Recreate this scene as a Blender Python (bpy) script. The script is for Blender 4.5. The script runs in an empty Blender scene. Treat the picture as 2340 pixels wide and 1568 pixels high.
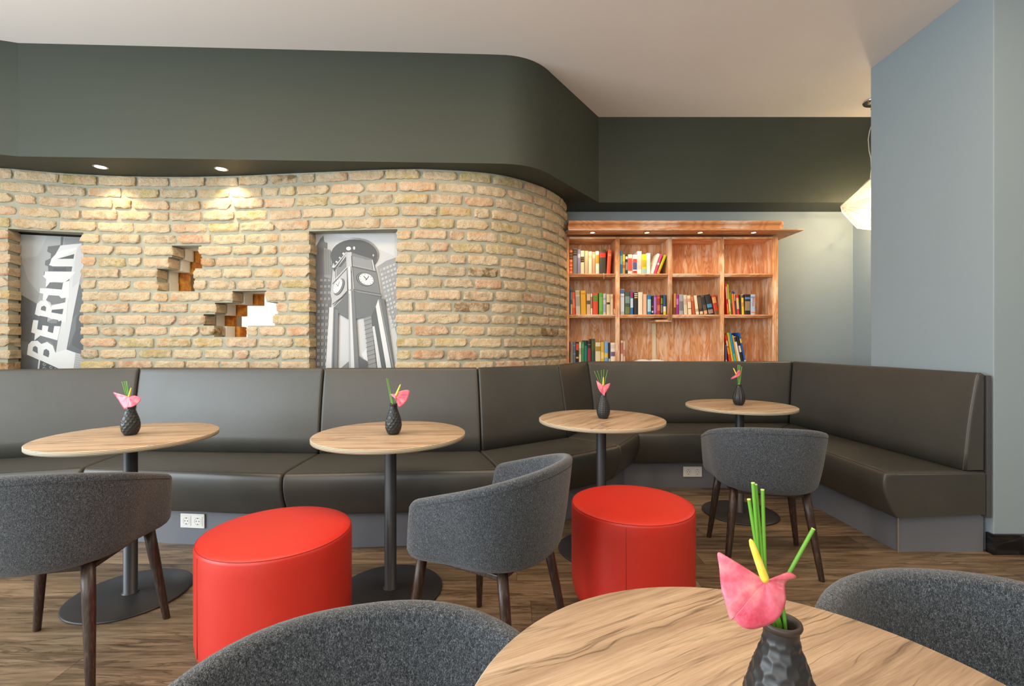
import bpy, bmesh, math, random
from mathutils import Vector, Matrix
random.seed(7)
PI = math.pi
C = bpy.context.scene.collection
scn = bpy.context.scene

# ------------------------------------------------------------------ camera, world, exposure
F = 1080.0            # focal length in pixels of the 2340 px wide frame
CAMZ = 1.165
def P(px, py, Y):     # a point seen at a pixel, at depth Y
    return Vector(((px-1170)/F*Y, Y, CAMZ-(py-784)/F*Y))
cd = bpy.data.cameras.new('camera'); cam = bpy.data.objects.new('camera', cd); C.objects.link(cam)
cam.location = (0, 0, CAMZ); cam.rotation_euler = (PI/2, 0, 0)
cd.sensor_width = 36; cd.lens = F/2340*36; cd.clip_start = .02; cd.clip_end = 60
scn.camera = cam
scn.view_settings.view_transform = 'Standard'; scn.view_settings.look = 'None'
scn.view_settings.gamma = 1; scn.view_settings.use_curve_mapping = False
scn.view_settings.exposure = 0.27
w = bpy.data.worlds.new('world'); scn.world = w; w.use_nodes = True
w.node_tree.nodes['Background'].inputs[0].default_value = (.80, .90, 1, 1)
w.node_tree.nodes['Background'].inputs[1].default_value = 1.0
def lamp(name, kind, loc, energy, col, rot=(0,0,0), **k):
    d = bpy.data.lights.new(name, kind); d.energy = energy; d.color = col
    for a, v in k.items(): setattr(d, a, v)
    o = bpy.data.objects.new(name, d); o.location = loc; o.rotation_euler = rot; C.objects.link(o); return o
# daylight coming in at the windows behind and to the left of the camera
lamp('daylight_back_window', 'AREA', (-2.0, -3.35, 1.75), 66, (.84, .94, 1), (PI/2, 0, 0), shape='RECTANGLE', size=4.4, size_y=2.2)
lamp('daylight_left_window', 'AREA', (-4.88, -.3, 1.6), 225, (.80, .92, 1), (PI/2, 0, -PI/2), shape='RECTANGLE', size=4.2, size_y=2.2)
# added warm fill that brightens the ceiling; rightmost stands for an unseen pendant
for lx, ly, le in ((-2.0, -1.6, 52), (1.0, -1.0, 22), (3.9, .2, 26)):
    lamp('room_fill_light', 'POINT', (lx, ly, 2.35), le, (1, .80, .60), shadow_soft_size=.16)

lamp('overhead_fill_light', 'AREA', (-1.3, 1.7, 3.18), 54, (1, .74, .50), (0, 0, 0), shape='RECTANGLE', size=3.6, size_y=.9)  # unseen overhead fill, added to warm the seat and table tops
lamp('overhead_fill_light', 'AREA', (1.5, 1.5, 3.18), 24, (1, .72, .48), (0, 0, 0), shape='RECTANGLE', size=2.0, size_y=.9)  # same added fill over the right half

# ------------------------------------------------------------------ helpers
def lin(c):
    r = []
    for v in c[:3]:
        v /= 255.0
        r.append(v/12.92 if v <= .04045 else ((v+.055)/1.055)**2.4)
    return (r[0], r[1], r[2], 1)
class MB:
    def __init__(s): s.v = []; s.f = []; s.m = []; s.sm = []; s.col = []
    def add(s, vs, fs, mi=0, sm=False):
        b = len(s.v); s.v += [tuple(v) for v in vs]
        for f in fs: s.f.append(tuple(b+i for i in f)); s.m.append(mi); s.sm.append(sm)
        return s
    def box(s, a, b, mi=0, M=None):
        x0, y0, z0 = a; x1, y1, z1 = b
        vs = [Vector(p) for p in ((x0,y0,z0),(x1,y0,z0),(x1,y1,z0),(x0,y1,z0),(x0,y0,z1),(x1,y0,z1),(x1,y1,z1),(x0,y1,z1))]
        if M: vs = [M @ v for v in vs]
        return s.add(vs, [(0,3,2,1),(4,5,6,7),(0,1,5,4),(1,2,6,5),(2,3,7,6),(3,0,4,7)], mi)
    def grid(s, pts, closeu=False, mi=0, sm=True, flip=False):   # pts[i][j]
        n, m = len(pts), len(pts[0]); vs = [p for r in pts for p in r]; fs = []
        for i in range(n if closeu else n-1):
            for j in range(m-1):
                a, b = i*m+j, ((i+1) % n)*m+j
                f = (a, b, b+1, a+1); fs.append(f[::-1] if flip else f)
        return s.add(vs, fs, mi, sm)
    def lathe(s, prof, n=32, c=(0,0,0), mi=0, sm=True, rf=None):
        pts = []
        for i in range(n):
            t = 2*PI*i/n
            pts.append([Vector((c[0]+(r if not rf else rf(r, z, t))*math.cos(t), c[1]+(r if not rf else rf(r, z, t))*math.sin(t), c[2]+z)) for r, z in prof])
        return s.grid(pts, True, mi, sm)
    def tube(s, path, rad, n=10, mi=0, cap=True, sq=1.0):
        path = [Vector(p) for p in path]
        if not hasattr(rad, '__len__'): rad = [rad]*len(path)
        rings = []; up = None
        for i, p in enumerate(path):
            d = (path[min(i+1, len(path)-1)]-path[max(i-1, 0)]).normalized()
            if up is None: up = Vector((0,0,1)) if abs(d.z) < .9 else Vector((0,1,0))
            a = d.cross(up).normalized(); b = a.cross(d).normalized(); up = b
            rings.append([p+(a*math.cos(2*PI*k/n)+b*math.sin(2*PI*k/n)*sq)*rad[i] for k in range(n)])
        vs = [q for r in rings for q in r]; fs = []
        for i in range(len(path)-1):
            for k in range(n):
                k2 = (k+1) % n
                fs.append((i*n+k, (i+1)*n+k, (i+1)*n+k2, i*n+k2))
        s.add(vs, fs, mi, True)
        if cap:
            s.add(rings[0], [tuple(range(n))], mi); s.add(rings[-1], [tuple(range(n))[::-1]], mi)
        return s
    def poly(s, vs, mi=0): return s.add(vs, [tuple(range(len(vs)))], mi)
    def build(s, name, mats, parent=None, bevel=0, weld=True, attr=None, fixn=True, bseg=2):
        me = bpy.data.meshes.new(name); me.from_pydata(s.v, [], s.f)
        if not isinstance(mats, (list, tuple)): mats = [mats]
        for m in mats: me.materials.append(m)
        me.polygons.foreach_set('material_index', s.m); me.polygons.foreach_set('use_smooth', s.sm)
        if attr:
            a = me.color_attributes.new('tint', 'FLOAT_COLOR', 'CORNER')
            flat = []
            for pl in me.polygons: flat += list(attr[pl.index])*pl.loop_total
            a.data.foreach_set('color', flat)
        if weld:
            bm = bmesh.new(); bm.from_mesh(me)
            bmesh.ops.remove_doubles(bm, verts=bm.verts, dist=1e-5)
            if fixn: bmesh.ops.recalc_face_normals(bm, faces=bm.faces)
            bm.to_mesh(me); bm.free()
        me.update()
        o = bpy.data.objects.new(name, me); C.objects.link(o)
        if parent: o.parent = parent
        if bevel:
            b = o.modifiers.new('b', 'BEVEL'); b.width = bevel; b.segments = bseg; b.limit_method = 'ANGLE'; b.angle_limit = .6
            b.harden_normals = False
        return o
def thing(name, label, cat, loc=(0,0,0), rz=0, group=None):
    o = bpy.data.objects.new(name, None); C.objects.link(o); o.empty_display_size = .05
    o.location = loc; o.rotation_euler = (0, 0, rz); o['label'] = label; o['category'] = cat
    if group: o['group'] = group
    return o
def tag(o, label, cat, group=None, kind=None):
    o['label'] = label; o['category'] = cat
    if group: o['group'] = group
    if kind: o['kind'] = kind
    return o
def struct(o, label=None):
    o['kind'] = 'structure'
    if label: o['label'] = label
    return o
def copy_tree(o, parent=None):
    c = o.copy(); C.objects.link(c); c.parent = parent
    for ch in list(o.children): copy_tree(ch, c)
    return c

# ------------------------------------------------------------------ materials
class N:
    def __init__(s, name):
        s.mat = bpy.data.materials.new(name); s.mat.use_nodes = True; s.t = s.mat.node_tree
        s.b = s.t.nodes['Principled BSDF']; s.out = s.t.nodes['Material Output']
    def n(s, typ, ins=None, **k):
        x = s.t.nodes.new('ShaderNode'+typ)
        for a, v in k.items(): setattr(x, a, v)
        for a, v in (ins or {}).items():
            if isinstance(v, bpy.types.NodeSocket): s.t.links.new(v, x.inputs[a])
            else: x.inputs[a].default_value = v
        return x
    def coord(s, scale=(1,1,1), rot=(0,0,0), kind='Object'):
        c = s.n('TexCoord'); m = s.n('Mapping', {'Vector': c.outputs[kind], 'Scale': scale, 'Rotation': rot}); return m.outputs[0]
    def noise(s, vec, scale, detail=4, rough=.55, dist=0):
        return s.n('TexNoise', {'Vector': vec, 'Scale': scale, 'Detail': detail, 'Roughness': rough, 'Distortion': dist}).outputs[0]
    def ramp(s, fac, stops):
        r = s.n('ValToRGB', {'Fac': fac}); e = r.color_ramp.elements
        while len(e) < len(stops): e.new(.5)
        for el, (p, c) in zip(e, stops): el.position = p; el.color = c if len(c) == 4 else lin(c)
        return r.outputs[0]
    def mix(s, fac, a, b, mode='MIX'):
        m = s.n('Mix', data_type='RGBA', blend_type=mode)
        for i, v in ((0, fac), (6, a), (7, b)):
            if isinstance(v, bpy.types.NodeSocket): s.t.links.new(v, m.inputs[i])
            else: m.inputs[i].default_value = v
        return m.outputs[2]
    def math(s, op, a, b=0, c=None):
        m = s.n('Math', operation=op)
        for i, v in enumerate((a, b) if c is None else (a, b, c)):
            if isinstance(v, bpy.types.NodeSocket): s.t.links.new(v, m.inputs[i])
            else: m.inputs[i].default_value = v
        return m.outputs[0]
    def set(s, **k):
        for a, v in k.items():
            a = {'color': 'Base Color', 'rough': 'Roughness', 'metal': 'Metallic', 'spec': 'Specular IOR Level', 'ecol': 'Emission Color',
                 'estr': 'Emission Strength', 'sheen': 'Sheen Weight', 'trans': 'Transmission Weight', 'coat': 'Coat Weight', 'alpha': 'Alpha', 'sss': 'Subsurface Weight'}[a]
            if isinstance(v, bpy.types.NodeSocket): s.t.links.new(v, s.b.inputs[a])
            else: s.b.inputs[a].default_value = v
        return s
    def bump(s, h, strength=.3, dist=.01):
        b = s.n('Bump', {'Height': h, 'Strength': strength, 'Distance': dist}); s.t.links.new(b.outputs[0], s.b.inputs['Normal']); return s
BW = ((0, (0,0,0,1)), (1, (1,1,1,1)))
def plain(name, col, rough=.5, metal=0, **k):
    return N(name).set(color=lin(col), rough=rough, metal=metal, **k).mat
def glow(name, col, strength):
    return N(name).set(color=lin(col), ecol=lin(col), estr=strength).mat
def painted(name, col, var=.06, rough=.75, bump=.08):
    n = N(name); v = n.coord()
    a = n.noise(v, 1.3, 3); b = n.noise(v, 220, 2)
    c = lin(col); lo = tuple(x*(1-var) for x in c[:3])+(1,); hi = tuple(min(1, x*(1+var)) for x in c[:3])+(1,)
    n.set(color=n.mix(a, lo, hi), rough=rough).bump(b, bump, .002); return n.mat
M = {}
M['ceiling'] = painted('ceiling_paint', (243, 236, 230), .02, .85)
M['blue'] = painted('blue_grey_wall_paint', (144, 160, 168), .03, .7)
M['beige'] = painted('beige_wall_paint', (222, 205, 176), .03)
n = N('dark_green_paint'); v = n.coord((.5, .5, 5)); a = n.noise(v, 2.2, 5, .6); b = n.noise(n.coord((.3, .3, 30)), 5, 3)
n.set(color=n.mix(n.math('MULTIPLY', n.math('ADD', a, b), .5), lin((47, 53, 44)), lin((58, 65, 54))), rough=.62).bump(n.noise(n.coord(), 160, 2), .1, .002); M['green'] = n.mat
M['plaster'] = painted('white_plaster', (225, 222, 212), .03)
M['mortar'] = None
n = N('mortar'); v = n.coord(); a = n.noise(v, 9, 5, .65); b = n.noise(v, 120, 4, .7)
n.set(color=n.mix(a, lin((142, 143, 127)), lin((174, 174, 157))), rough=.95).bump(n.math('ADD', b, a), .5, .006); M['mortar'] = n.mat
n = N('yellow_brick'); v = n.coord(); t = n.n('VertexColor', layer_name='tint').outputs[0]
big = n.noise(v, 14, 6, .68, .4); fine = n.noise(v, 70, 5, .7); spots = n.noise(v, 38, 3, .6)
pale = n.ramp(big, ((.42, (0,0,0,1)), (.56, (1,1,1,1))))
c1 = n.mix(n.math('MULTIPLY', pale, .75), t, lin((222, 204, 174)))
red = n.ramp(n.noise(n.coord((1,1,1), (.3,.5,.2)), 9, 4, .6), ((.52, (0,0,0,1)), (.68, (1,1,1,1))))
c2 = n.mix(n.math('MULTIPLY', red, .6), c1, lin((216, 166, 120)))
dark = n.ramp(spots, ((.27, (1,1,1,1)), (.36, (0,0,0,1))))
c3 = n.mix(n.math('MULTIPLY', dark, .55), c2, lin((128, 98, 62)))
c4 = n.mix(n.math('MULTIPLY', n.ramp(fine, ((.3, (1,1,1,1)), (.45, (0,0,0,1)))), .35), c3, lin((165, 130, 85)))
n.set(color=c4, rough=.92).bump(n.math('ADD', n.math('MULTIPLY', big, 1.2), fine), .95, .016); M['brick'] = n.mat
n = N('amber_brick'); v = n.coord(); a = n.noise(v, 14, 5, .6)
n.set(color=n.ramp(a, ((.3, (150, 84, 24)), (.5, (206, 132, 44)), (.7, (236, 178, 70)))), rough=.85).bump(a, .5, .01); M['amber'] = n.mat
def leather(name, c0, c1, rough, grain=900):
    n = N(name); v = n.coord(); a = n.noise(v, 5, 4, .6); g = n.n('TexVoronoi', {'Vector': v, 'Scale': grain}).outputs[0]
    n.set(color=n.mix(a, lin(c0), lin(c1)), rough=n.math('MULTIPLY_ADD', a, .12, rough), spec=.5).bump(n.math('ADD', n.math('MULTIPLY', g, .25), n.noise(v, 7, 3)), .12, .004); return n.mat
M['leather'] = leather('dark_leather', (60, 60, 56), (73, 72, 67), .31)
M['red'] = leather('red_leather', (198, 44, 34), (206, 52, 40), .34)
M['thread'] = plain('stitching', (110, 108, 102), .8)
M['redthread'] = plain('red_stitching', (140, 22, 16), .8)
M['kick'] = painted('grey_laminate', (110, 114, 122), .03, .45, .02)
M['endpanel'] = painted('dark_grey_board', (74, 74, 76), .03, .5, .02)
M['alu'] = plain('aluminium', (200, 202, 205), .35, .9)
M['chrome'] = plain('chrome', (215, 215, 215), .12, 1)
M['black'] = plain('black_powder_coat', (44, 46, 49), .42)
M['plate'] = plain('black_base_plate', (52, 52, 54), .38, .2)
M['vase'] = plain('black_ceramic', (34, 36, 38), .38)
M['vaseclay'] = plain('brown_clay_rim', (50, 42, 36), .5)
M['white'] = plain('white_plastic', (232, 232, 226), .35)
M['hole'] = plain('socket_hole', (30, 30, 30), .6)
n = N('grey_felt'); v = n.coord((1, 1, 1)); v2 = n.coord((1, 1, .45), (.5, .3, .2))
a = n.noise(v2, 400, 3, .65, 1.6); b = n.noise(v, 700, 2, .6, .5); big = n.noise(v, 6, 2)
f = n.math('MULTIPLY_ADD', b, .35, n.math('MULTIPLY', a, .65))
n.set(color=n.ramp(f, ((.34, (20, 23, 27)), (.46, (44, 49, 55)), (.54, (80, 86, 92)), (.68, (138, 146, 154)))), rough=.95, sheen=.25, spec=.2).bump(f, .5, .003); M['felt'] = n.mat
n = N('wenge_wood'); a = n.noise(n.coord((60, 60, 4)), 3, 4, .6)
n.set(color=n.ramp(a, ((.3, (28, 20, 17)), (.55, (58, 42, 34)), (.8, (96, 76, 62)))), rough=.38).bump(a, .15, .003); M['wenge'] = n.mat
# oak laminate of the table tops: grain along local X
n = N('oak_laminate'); v = n.coord((1.3, 40, 1)); warp = n.noise(n.coord((1.2, 3.4, 1)), 2.2, 3)
vv = n.n('VectorMath', {0: v, 1: n.n('CombineXYZ', {1: n.math('MULTIPLY', warp, 1.1)}).outputs[0]}, operation='ADD').outputs[0]
a = n.noise(vv, 2.6, 7, .66, .1); fine = n.noise(n.coord((5, 120, 1)), 4, 3)
base = n.ramp(a, ((.24, (132, 110, 90)), (.40, (172, 148, 123)), (.54, (188, 165, 139)), (.74, (206, 187, 162))))
vs = n.n('VectorMath', {0: v, 1: n.n('CombineXYZ', {1: n.math('MULTIPLY', warp, 3.4)}).outputs[0]}, operation='ADD').outputs[0]
crk = n.noise(vs, 1.1, 3, .5); ridge = n.math('ABSOLUTE', n.math('SUBTRACT', crk, .5))
msk = n.ramp(n.noise(n.coord((1.2, 3.5, 1)), 2.6, 3), ((.44, (0,0,0,1)), (.54, (1,1,1,1))))
line = n.math('MULTIPLY', n.ramp(ridge, ((.0, (1,1,1,1)), (.028, (0,0,0,1)))), msk)
c = n.mix(n.math('MULTIPLY', line, .85), base, lin((70, 54, 42)))
c = n.mix(.22, c, n.ramp(fine, ((.3, (120, 92, 66)), (.7, (225, 200, 166)))))
band = n.noise(n.coord((.5, 7, 1)), 2.4, 2)
c = n.mix(1, c, n.ramp(band, ((.34, (.62, .58, .54, 1)), (.5, (.88, .87, .86, 1)), (.66, (1.04, 1.04, 1.03, 1)))), 'MULTIPLY')
n.set(color=c, rough=.42).bump(fine, .06, .001); M['oak'] = n.mat
n = N('plywood_edge'); z = n.n('SeparateXYZ', {0: n.coord()}).outputs[2]
s_ = n.math('SINE', n.math('MULTIPLY', z, 1100))
n.set(color=n.ramp(n.math('MULTIPLY_ADD', s_, .5, .5), ((.15, (104, 92, 76)), (.5, (186, 174, 148)), (.9, (206, 194, 166)))), rough=.6); M['ply'] = n.mat
# floor boards
n = N('floor_planks'); xyz = n.n('SeparateXYZ', {0: n.coord()}); X, Y = xyz.outputs[0], xyz.outputs[1]
PW, PL = .178, 1.25
row = n.math('FLOOR', n.math('DIVIDE', Y, PW)); ro = n.n('TexWhiteNoise', {'W': row}, noise_dimensions='1D').outputs[0]
xo = n.math('DIVIDE', n.math('ADD', X, n.math('MULTIPLY', ro, 3.1)), PL); col = n.math('FLOOR', xo)
rnd = n.n('TexWhiteNoise', {'W': n.math('ADD', n.math('MULTIPLY', row, 17.3), col)}, noise_dimensions='1D').outputs[0]
gv = n.n('CombineXYZ', {0: n.math('MULTIPLY', X, 1.6), 1: n.math('MULTIPLY', Y, 16), 2: n.math('MULTIPLY', rnd, 40)}).outputs[0]
a = n.noise(gv, 1.7, 8, .66, .6); fine = n.noise(n.n('CombineXYZ', {0: n.math('MULTIPLY', X, 5), 1: n.math('MULTIPLY', Y, 130), 2: n.math('MULTIPLY', rnd, 9)}).outputs[0], 1, 3)
base = n.ramp(a, ((.30, (60, 48, 38)), (.42, (106, 89, 70)), (.54, (140, 121, 98)), (.70, (172, 154, 128))))
crk = n.math('ABSOLUTE', n.math('SUBTRACT', n.noise(gv, 1.1, 6, .6, .8), .5))
line = n.math('MULTIPLY', n.ramp(crk, ((0, (1,1,1,1)), (.03, (0,0,0,1)))), n.ramp(n.noise(gv, .7, 2), ((.44, (0,0,0,1)), (.54, (1,1,1,1)))))
base = n.mix(n.math('MULTIPLY', line, .8), base, lin((34, 25, 19)))
base = n.mix(.22, base, n.ramp(fine, ((.3, (70, 52, 38)), (.7, (176, 150, 118)))))
tint = n.ramp(rnd, ((0, (.62, .60, .56, 1)), (.5, (.86, .84, .80, 1)), (1, (1.1, 1.05, .98, 1))))
base = n.mix(1, base, tint, 'MULTIPLY')
fy = n.math('FRACT', n.math('DIVIDE', Y, PW)); fx = n.math('FRACT', xo)
ey = n.math('MINIMUM', fy, n.math('SUBTRACT', 1, fy)); ex = n.math('MULTIPLY', n.math('MINIMUM', fx, n.math('SUBTRACT', 1, fx)), PL/PW)
gap = n.ramp(n.math('MINIMUM', ex, ey), ((0, (1,1,1,1)), (.012, (0,0,0,1))))
n.set(color=n.mix(n.math('MULTIPLY', gap, .7), base, lin((36, 27, 20))), rough=n.math('MULTIPLY_ADD', a, .2, .34)).bump(n.math('SUBTRACT', fine, n.math('MULTIPLY', line, 2)), .12, .002); M['floor'] = n.mat
def pine(name, vert):
    n = N(name); c = n.n('TexCoord').outputs['Object']; q = n.n('SeparateXYZ', {0: c})
    X, Y, Z = q.outputs
    if vert: across = n.math('ADD', X, Y); along = Z
    else: across = n.math('ADD', Y, Z); along = X
    bi = n.math('FLOOR', n.math('DIVIDE', across, .088)); br = n.n('TexWhiteNoise', {'W': bi}, noise_dimensions='1D').outputs[0]
    def vec(sa, sl, off): return n.n('CombineXYZ', {0: n.math('MULTIPLY', across, sa), 1: n.math('MULTIPLY', along, sl), 2: n.math('MULTIPLY', br, off)}).outputs[0]
    fig = n.noise(vec(7, 1.5, 31), 1.0, 2, .4, .2)
    rings = n.math('SINE', n.math('MULTIPLY', fig, 120))
    lines = n.math('POWER', n.math('MULTIPLY_ADD', rings, .5, .5), 2.2)
    fine = n.noise(vec(170, 4, 7), 1.0, 3, .6)
    base = n.mix(br, lin((214, 150, 98)), lin((228, 176, 126)))
    base = n.mix(n.math('MULTIPLY', lines, .50), base, lin((176, 104, 58)))
    base = n.mix(n.math('MULTIPLY', n.ramp(fine, ((.35, (1,1,1,1)), (.55, (0,0,0,1)))), .25), base, lin((186, 116, 68)))
    wash = n.ramp(n.noise(vec(16, 2.4, 90), 1.3, 4, .6, .4), ((.50, (0,0,0,1)), (.57, (1,1,1,1))))
    c = n.mix(n.math('MULTIPLY', wash, n.math('MULTIPLY_ADD', lines, -.25, .62)), base, lin((240, 218, 194)))
    kn = n.n('TexVoronoi', {'Vector': vec(9, 2.6, 3), 'Scale': 1.3}).outputs[0]
    c = n.mix(n.math('MULTIPLY', n.ramp(kn, ((.04, (1,1,1,1)), (.10, (0,0,0,1)))), .7), c, lin((140, 82, 46)))
    n.set(color=c, rough=.5).bump(fine, .08, .002); return n.mat
M['pinev'] = pine('limed_pine_upright', True); M['pineh'] = pine('limed_pine_level', False)
M['frit'] = N('lamp_shade_film').mat
n = N('lamp_shade_film'); tr = n.n('BsdfTranslucent', {'Color': (1, .95, .88, 1)}); df = n.n('BsdfTransparent', {'Color': (1, .97, .94, 1)}); gl = n.n('BsdfGlossy', {'Roughness': .15})
m1 = n.n('MixShader', {0: .86, 1: tr.outputs[0], 2: df.outputs[0]}); m2 = n.n('MixShader', {0: .14, 1: m1.outputs[0], 2: gl.outputs[0]}); n.t.links.new(m2.outputs[0], n.out.inputs[0]); M['shade'] = n.mat
n = N('black_marble_tile'); a = n.noise(n.coord((1, 1, 3)), 7, 5, .7, 1.2); n.set(color=n.ramp(a, ((.45, (12, 12, 13)), (.62, (38, 38, 40)), (.75, (90, 88, 84)))), rough=.15); M['marble'] = n.mat
M['pages'] = plain('book_pages', (232, 222, 200), .9)
M['paper'] = plain('paper', (240, 236, 226), .85)
n = N('anthurium_pink'); v = n.coord(); a = n.noise(v, 45, 4, .6)
n.set(color=n.ramp(a, ((.3, (200, 66, 92)), (.5, (216, 104, 126)), (.7, (228, 146, 150)))), rough=.28, sss=.15).bump(n.noise(v, 160, 2), .2, .002); n.b.inputs['Subsurface Radius'].default_value = (.006, .002, .002); M['pink'] = n.mat
M['spadix'] = N('spadix_yellow').mat
n = N('spadix_yellow'); n.set(color=n.ramp(n.noise(n.coord(), 40, 2), ((.4, (242, 214, 40)), (.65, (236, 226, 120)))), rough=.6); M['spadix'] = n.mat
M['stem'] = plain('green_stem', (96, 158, 48), .45); M['stemlight'] = plain('cut_stem_end', (186, 206, 110), .6)

# ------------------------------------------------------------------ room shell
CEIL = 3.20; SOF = 2.431
mb = MB(); mb.box((-5.1, -3.6, -.06), (5.2, 6.2, 0)); struct(mb.build('floor', M['floor']))
mb = MB(); mb.box((-5.1, -3.6, CEIL), (5.2, 6.2, CEIL+.08)); struct(mb.build('ceiling', M['ceiling']))
# wall behind the camera and left wall, each with a big window opening
mb = MB()
for a, b in (((-5.1, -3.6, 0), (5.2, -3.45, .6)), ((-5.1, -3.6, 2.9), (5.2, -3.45, CEIL)), ((-5.1, -3.6, .6), (-4.2, -3.45, 2.9)), ((.2, -3.6, .6), (5.2, -3.45, 2.9))): mb.box(a, b)
struct(mb.build('wall_back', M['beige']))
mb = MB()
for a, b in (((-5.1, -3.45, 0), (-4.95, 6.2, .45)), ((-5.1, -3.45, 2.75), (-4.95, 6.2, CEIL)), ((-5.1, -3.45, .45), (-4.95, -2.45, 2.75)), ((-5.1, 1.85, .45), (-4.95, 6.2, 2.75))): mb.box(a, b)
struct(mb.build('wall_left', M['beige']))
def window_frame(name, a, b, axis):
    mb = MB(); t = .035
    if axis == 'x':
        (x0, z0), (x1, z1), y = a, b, -3.53
        for i in range(5):
            x = x0+(x1-x0)*i/4; mb.box((x-t, y-.03, z0), (x+t, y+.03, z1))
        mb.box((x0, y-.03, z0), (x1, y+.03, z0+.06)); mb.box((x0, y-.03, z1-.06), (x1, y+.03, z1))
    else:
        (y0, z0), (y1, z1), x = a, b, -5.03
        for i in range(4):
            y = y0+(y1-y0)*i/3; mb.box((x-.03, y-t, z0), (x+.03, y+t, z1))
        mb.box((x-.03, y0, z0), (x+.03, y1, z0+.06)); mb.box((x-.03, y0, z1-.06), (x+.03, y1, z1))
    return struct(mb.build(name, M['white']))
window_frame('window_2', (-4.2, .6), (.2, 2.9), 'x'); window_frame('window_3', (-2.45, .45), (1.85, 2.75), 'y')
mb = MB(); mb.box((5.05, -3.45, 0), (5.2, 6.2, CEIL)); struct(mb.build('wall_right', M['blue']))
# rear wall behind the bookcase, with its return on the right
mb = MB(); mb.box((.50, 4.56, 0), (3.29, 4.66, CEIL)); struct(mb.build('wall_rear', M['blue']))
mb = MB(); mb.box((3.29, 3.6, 0), (3.39, 4.66, CEIL)); struct(mb.build('wall_alcove', M['blue']))
mb = MB(); mb.box((.50, 4.66, 0), (.58, 6.05, CEIL)); struct(mb.build('wall_passage', M['beige']))
# blue wall block on the right
WX, WY = 2.66, 2.61
mb = MB(); mb.box((WX, WY, 0), (5.05, 3.505, CEIL)); struct(mb.build('wall_pier', M['blue'], bevel=.004))
mb = MB(); mb.box((WX-.004, WY-.016, 0), (5.05, WY, .112)); mb.box((WX-.016, WY-.016, 0), (WX-.001, WY+.03, .112))
struct(mb.build('baseboard_right', M['marble'], bevel=.002))
# bulkhead
bp = [(-4.95, 2.68), (-3.347, 3.205), (-.18, 3.330), (-.08, 3.336)]
c0 = (-.08, 3.336)
for i in range(1, 13):      # rounded corner
    t = i/12.0; a = Vector((-.08, 3.336)); b = Vector((.155, 3.345)); c = Vector((.29, 3.555))
    q = a*(1-t)**2+b*2*t*(1-t)+c*t*t; bp.append((q.x, q.y))
bp += [(.78, 4.255), (3.28, 4.255)]
mb = MB()
def seg(mb, pts, z0, z1, sm, mi=0):
    mb.grid([[Vector((x, y, z0)), Vector((x, y, z1))] for x, y in pts], False, mi, sm)
seg(mb, bp[:2], SOF, CEIL, False); seg(mb, bp[1:-2], SOF, CEIL, True); seg(mb, bp[-3:-1], SOF, CEIL, False); seg(mb, bp[-2:], SOF, CEIL, False)
back = lambda x: 6.05 if x < .49 else 4.56
pp = []
for i in range(len(bp)-1):
    (x0, y0), (x1, y1) = bp[i], bp[i+1]
    cuts = [0, 1] if not (x0 < .5 < x1) else [0, (.5-x0)/(x1-x0), 1]
    for k in range(len(cuts)-1):
        a = (x0+(x1-x0)*cuts[k], y0+(y1-y0)*cuts[k]); b = (x0+(x1-x0)*cuts[k+1], y0+(y1-y0)*cuts[k+1])
        yb = back((a[0]+b[0])/2)
        mb.poly([(a[0], a[1], SOF), (a[0], yb, SOF), (b[0], yb, SOF), (b[0], b[1], SOF)])
o = mb.build('wall_bulkhead', M['green'], weld=False); struct(o)
bm = bmesh.new(); bm.from_mesh(o.data); bmesh.ops.recalc_face_normals(bm, faces=bm.faces); bm.to_mesh(o.data); bm.free()
# passage seen through the holes in the brickwork
mb = MB(); mb.box((-4.95, 6.05, 0), (-3.45, 6.15, CEIL)); mb.box((-2.2, 6.05, 0), (.58, 6.15, CEIL)); mb.box((-3.45, 6.05, 0), (-2.2, 6.15, .8)); mb.box((-3.45, 6.05, 2.35), (-2.2, 6.15, CEIL))
struct(mb.build('wall_far', M['beige']))
mb = MB(); mb.box((-3.45, 6.11, .8), (-2.2, 6.12, 2.35), 0)
wn = struct(mb.build('window_1', glow('bright_daylight_pane', (250, 252, 255), 2.2)))
mb = MB(); mb.box((-3.50, 6.0, .75), (-3.43, 6.05, 2.40)); mb.box((-2.22, 6.0, .75), (-2.15, 6.05, 2.40)); mb.box((-3.43, 6.0, 2.33), (-2.22, 6.05, 2.40)); mb.box((-3.43, 6.0, .75), (-2.22, 6.05, .82))
struct(mb.build('window_frame', M['white'], wn))
lamp('passage_daylight', 'AREA', (-2.8, 5.98, 1.6), 26, (1, .97, .92), (-PI/2, 0, 0), shape='RECTANGLE', size=1.2, size_y=1.5)
lamp('passage_lamp', 'POINT', (-1.7, 4.9, 1.9), 16, (1, .72, .4), shadow_soft_size=.1)

# ------------------------------------------------------------------ curved brick wall
ctrl = [(-4.9, 3.28), (-4.3, 3.30), (-3.71, 3.415), (-3.30, 3.535), (-2.74, 3.60), (-2.165, 3.585), (-1.533, 3.515), (-.863, 3.445), (-.546, 3.452), (-.19, 3.52), (.034, 3.64), (.249, 3.84), (.40, 4.07), (.487, 4.30)]
def crom(p0, p1, p2, p3, t):
    return tuple(.5*((2*b)+(-a+c)*t+(2*a-5*b+4*c-d)*t*t+(-a+3*b-3*c+d)*t**3) for a, b, c, d in zip(p0, p1, p2, p3))
cv = []
ext = [ctrl[0]]+ctrl+[(.53, 4.55)]
for i in range(1, len(ext)-2):
    for k in range(30): cv.append(Vector(crom(ext[i-1], ext[i], ext[i+1], ext[i+2], k/30.0)))
cv.append(Vector(ctrl[-1]))
acc = [0.0]
for i in range(1, len(cv)): acc.append(acc[-1]+(cv[i]-cv[i-1]).length)
SL = acc[-1]
import bisect
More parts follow.
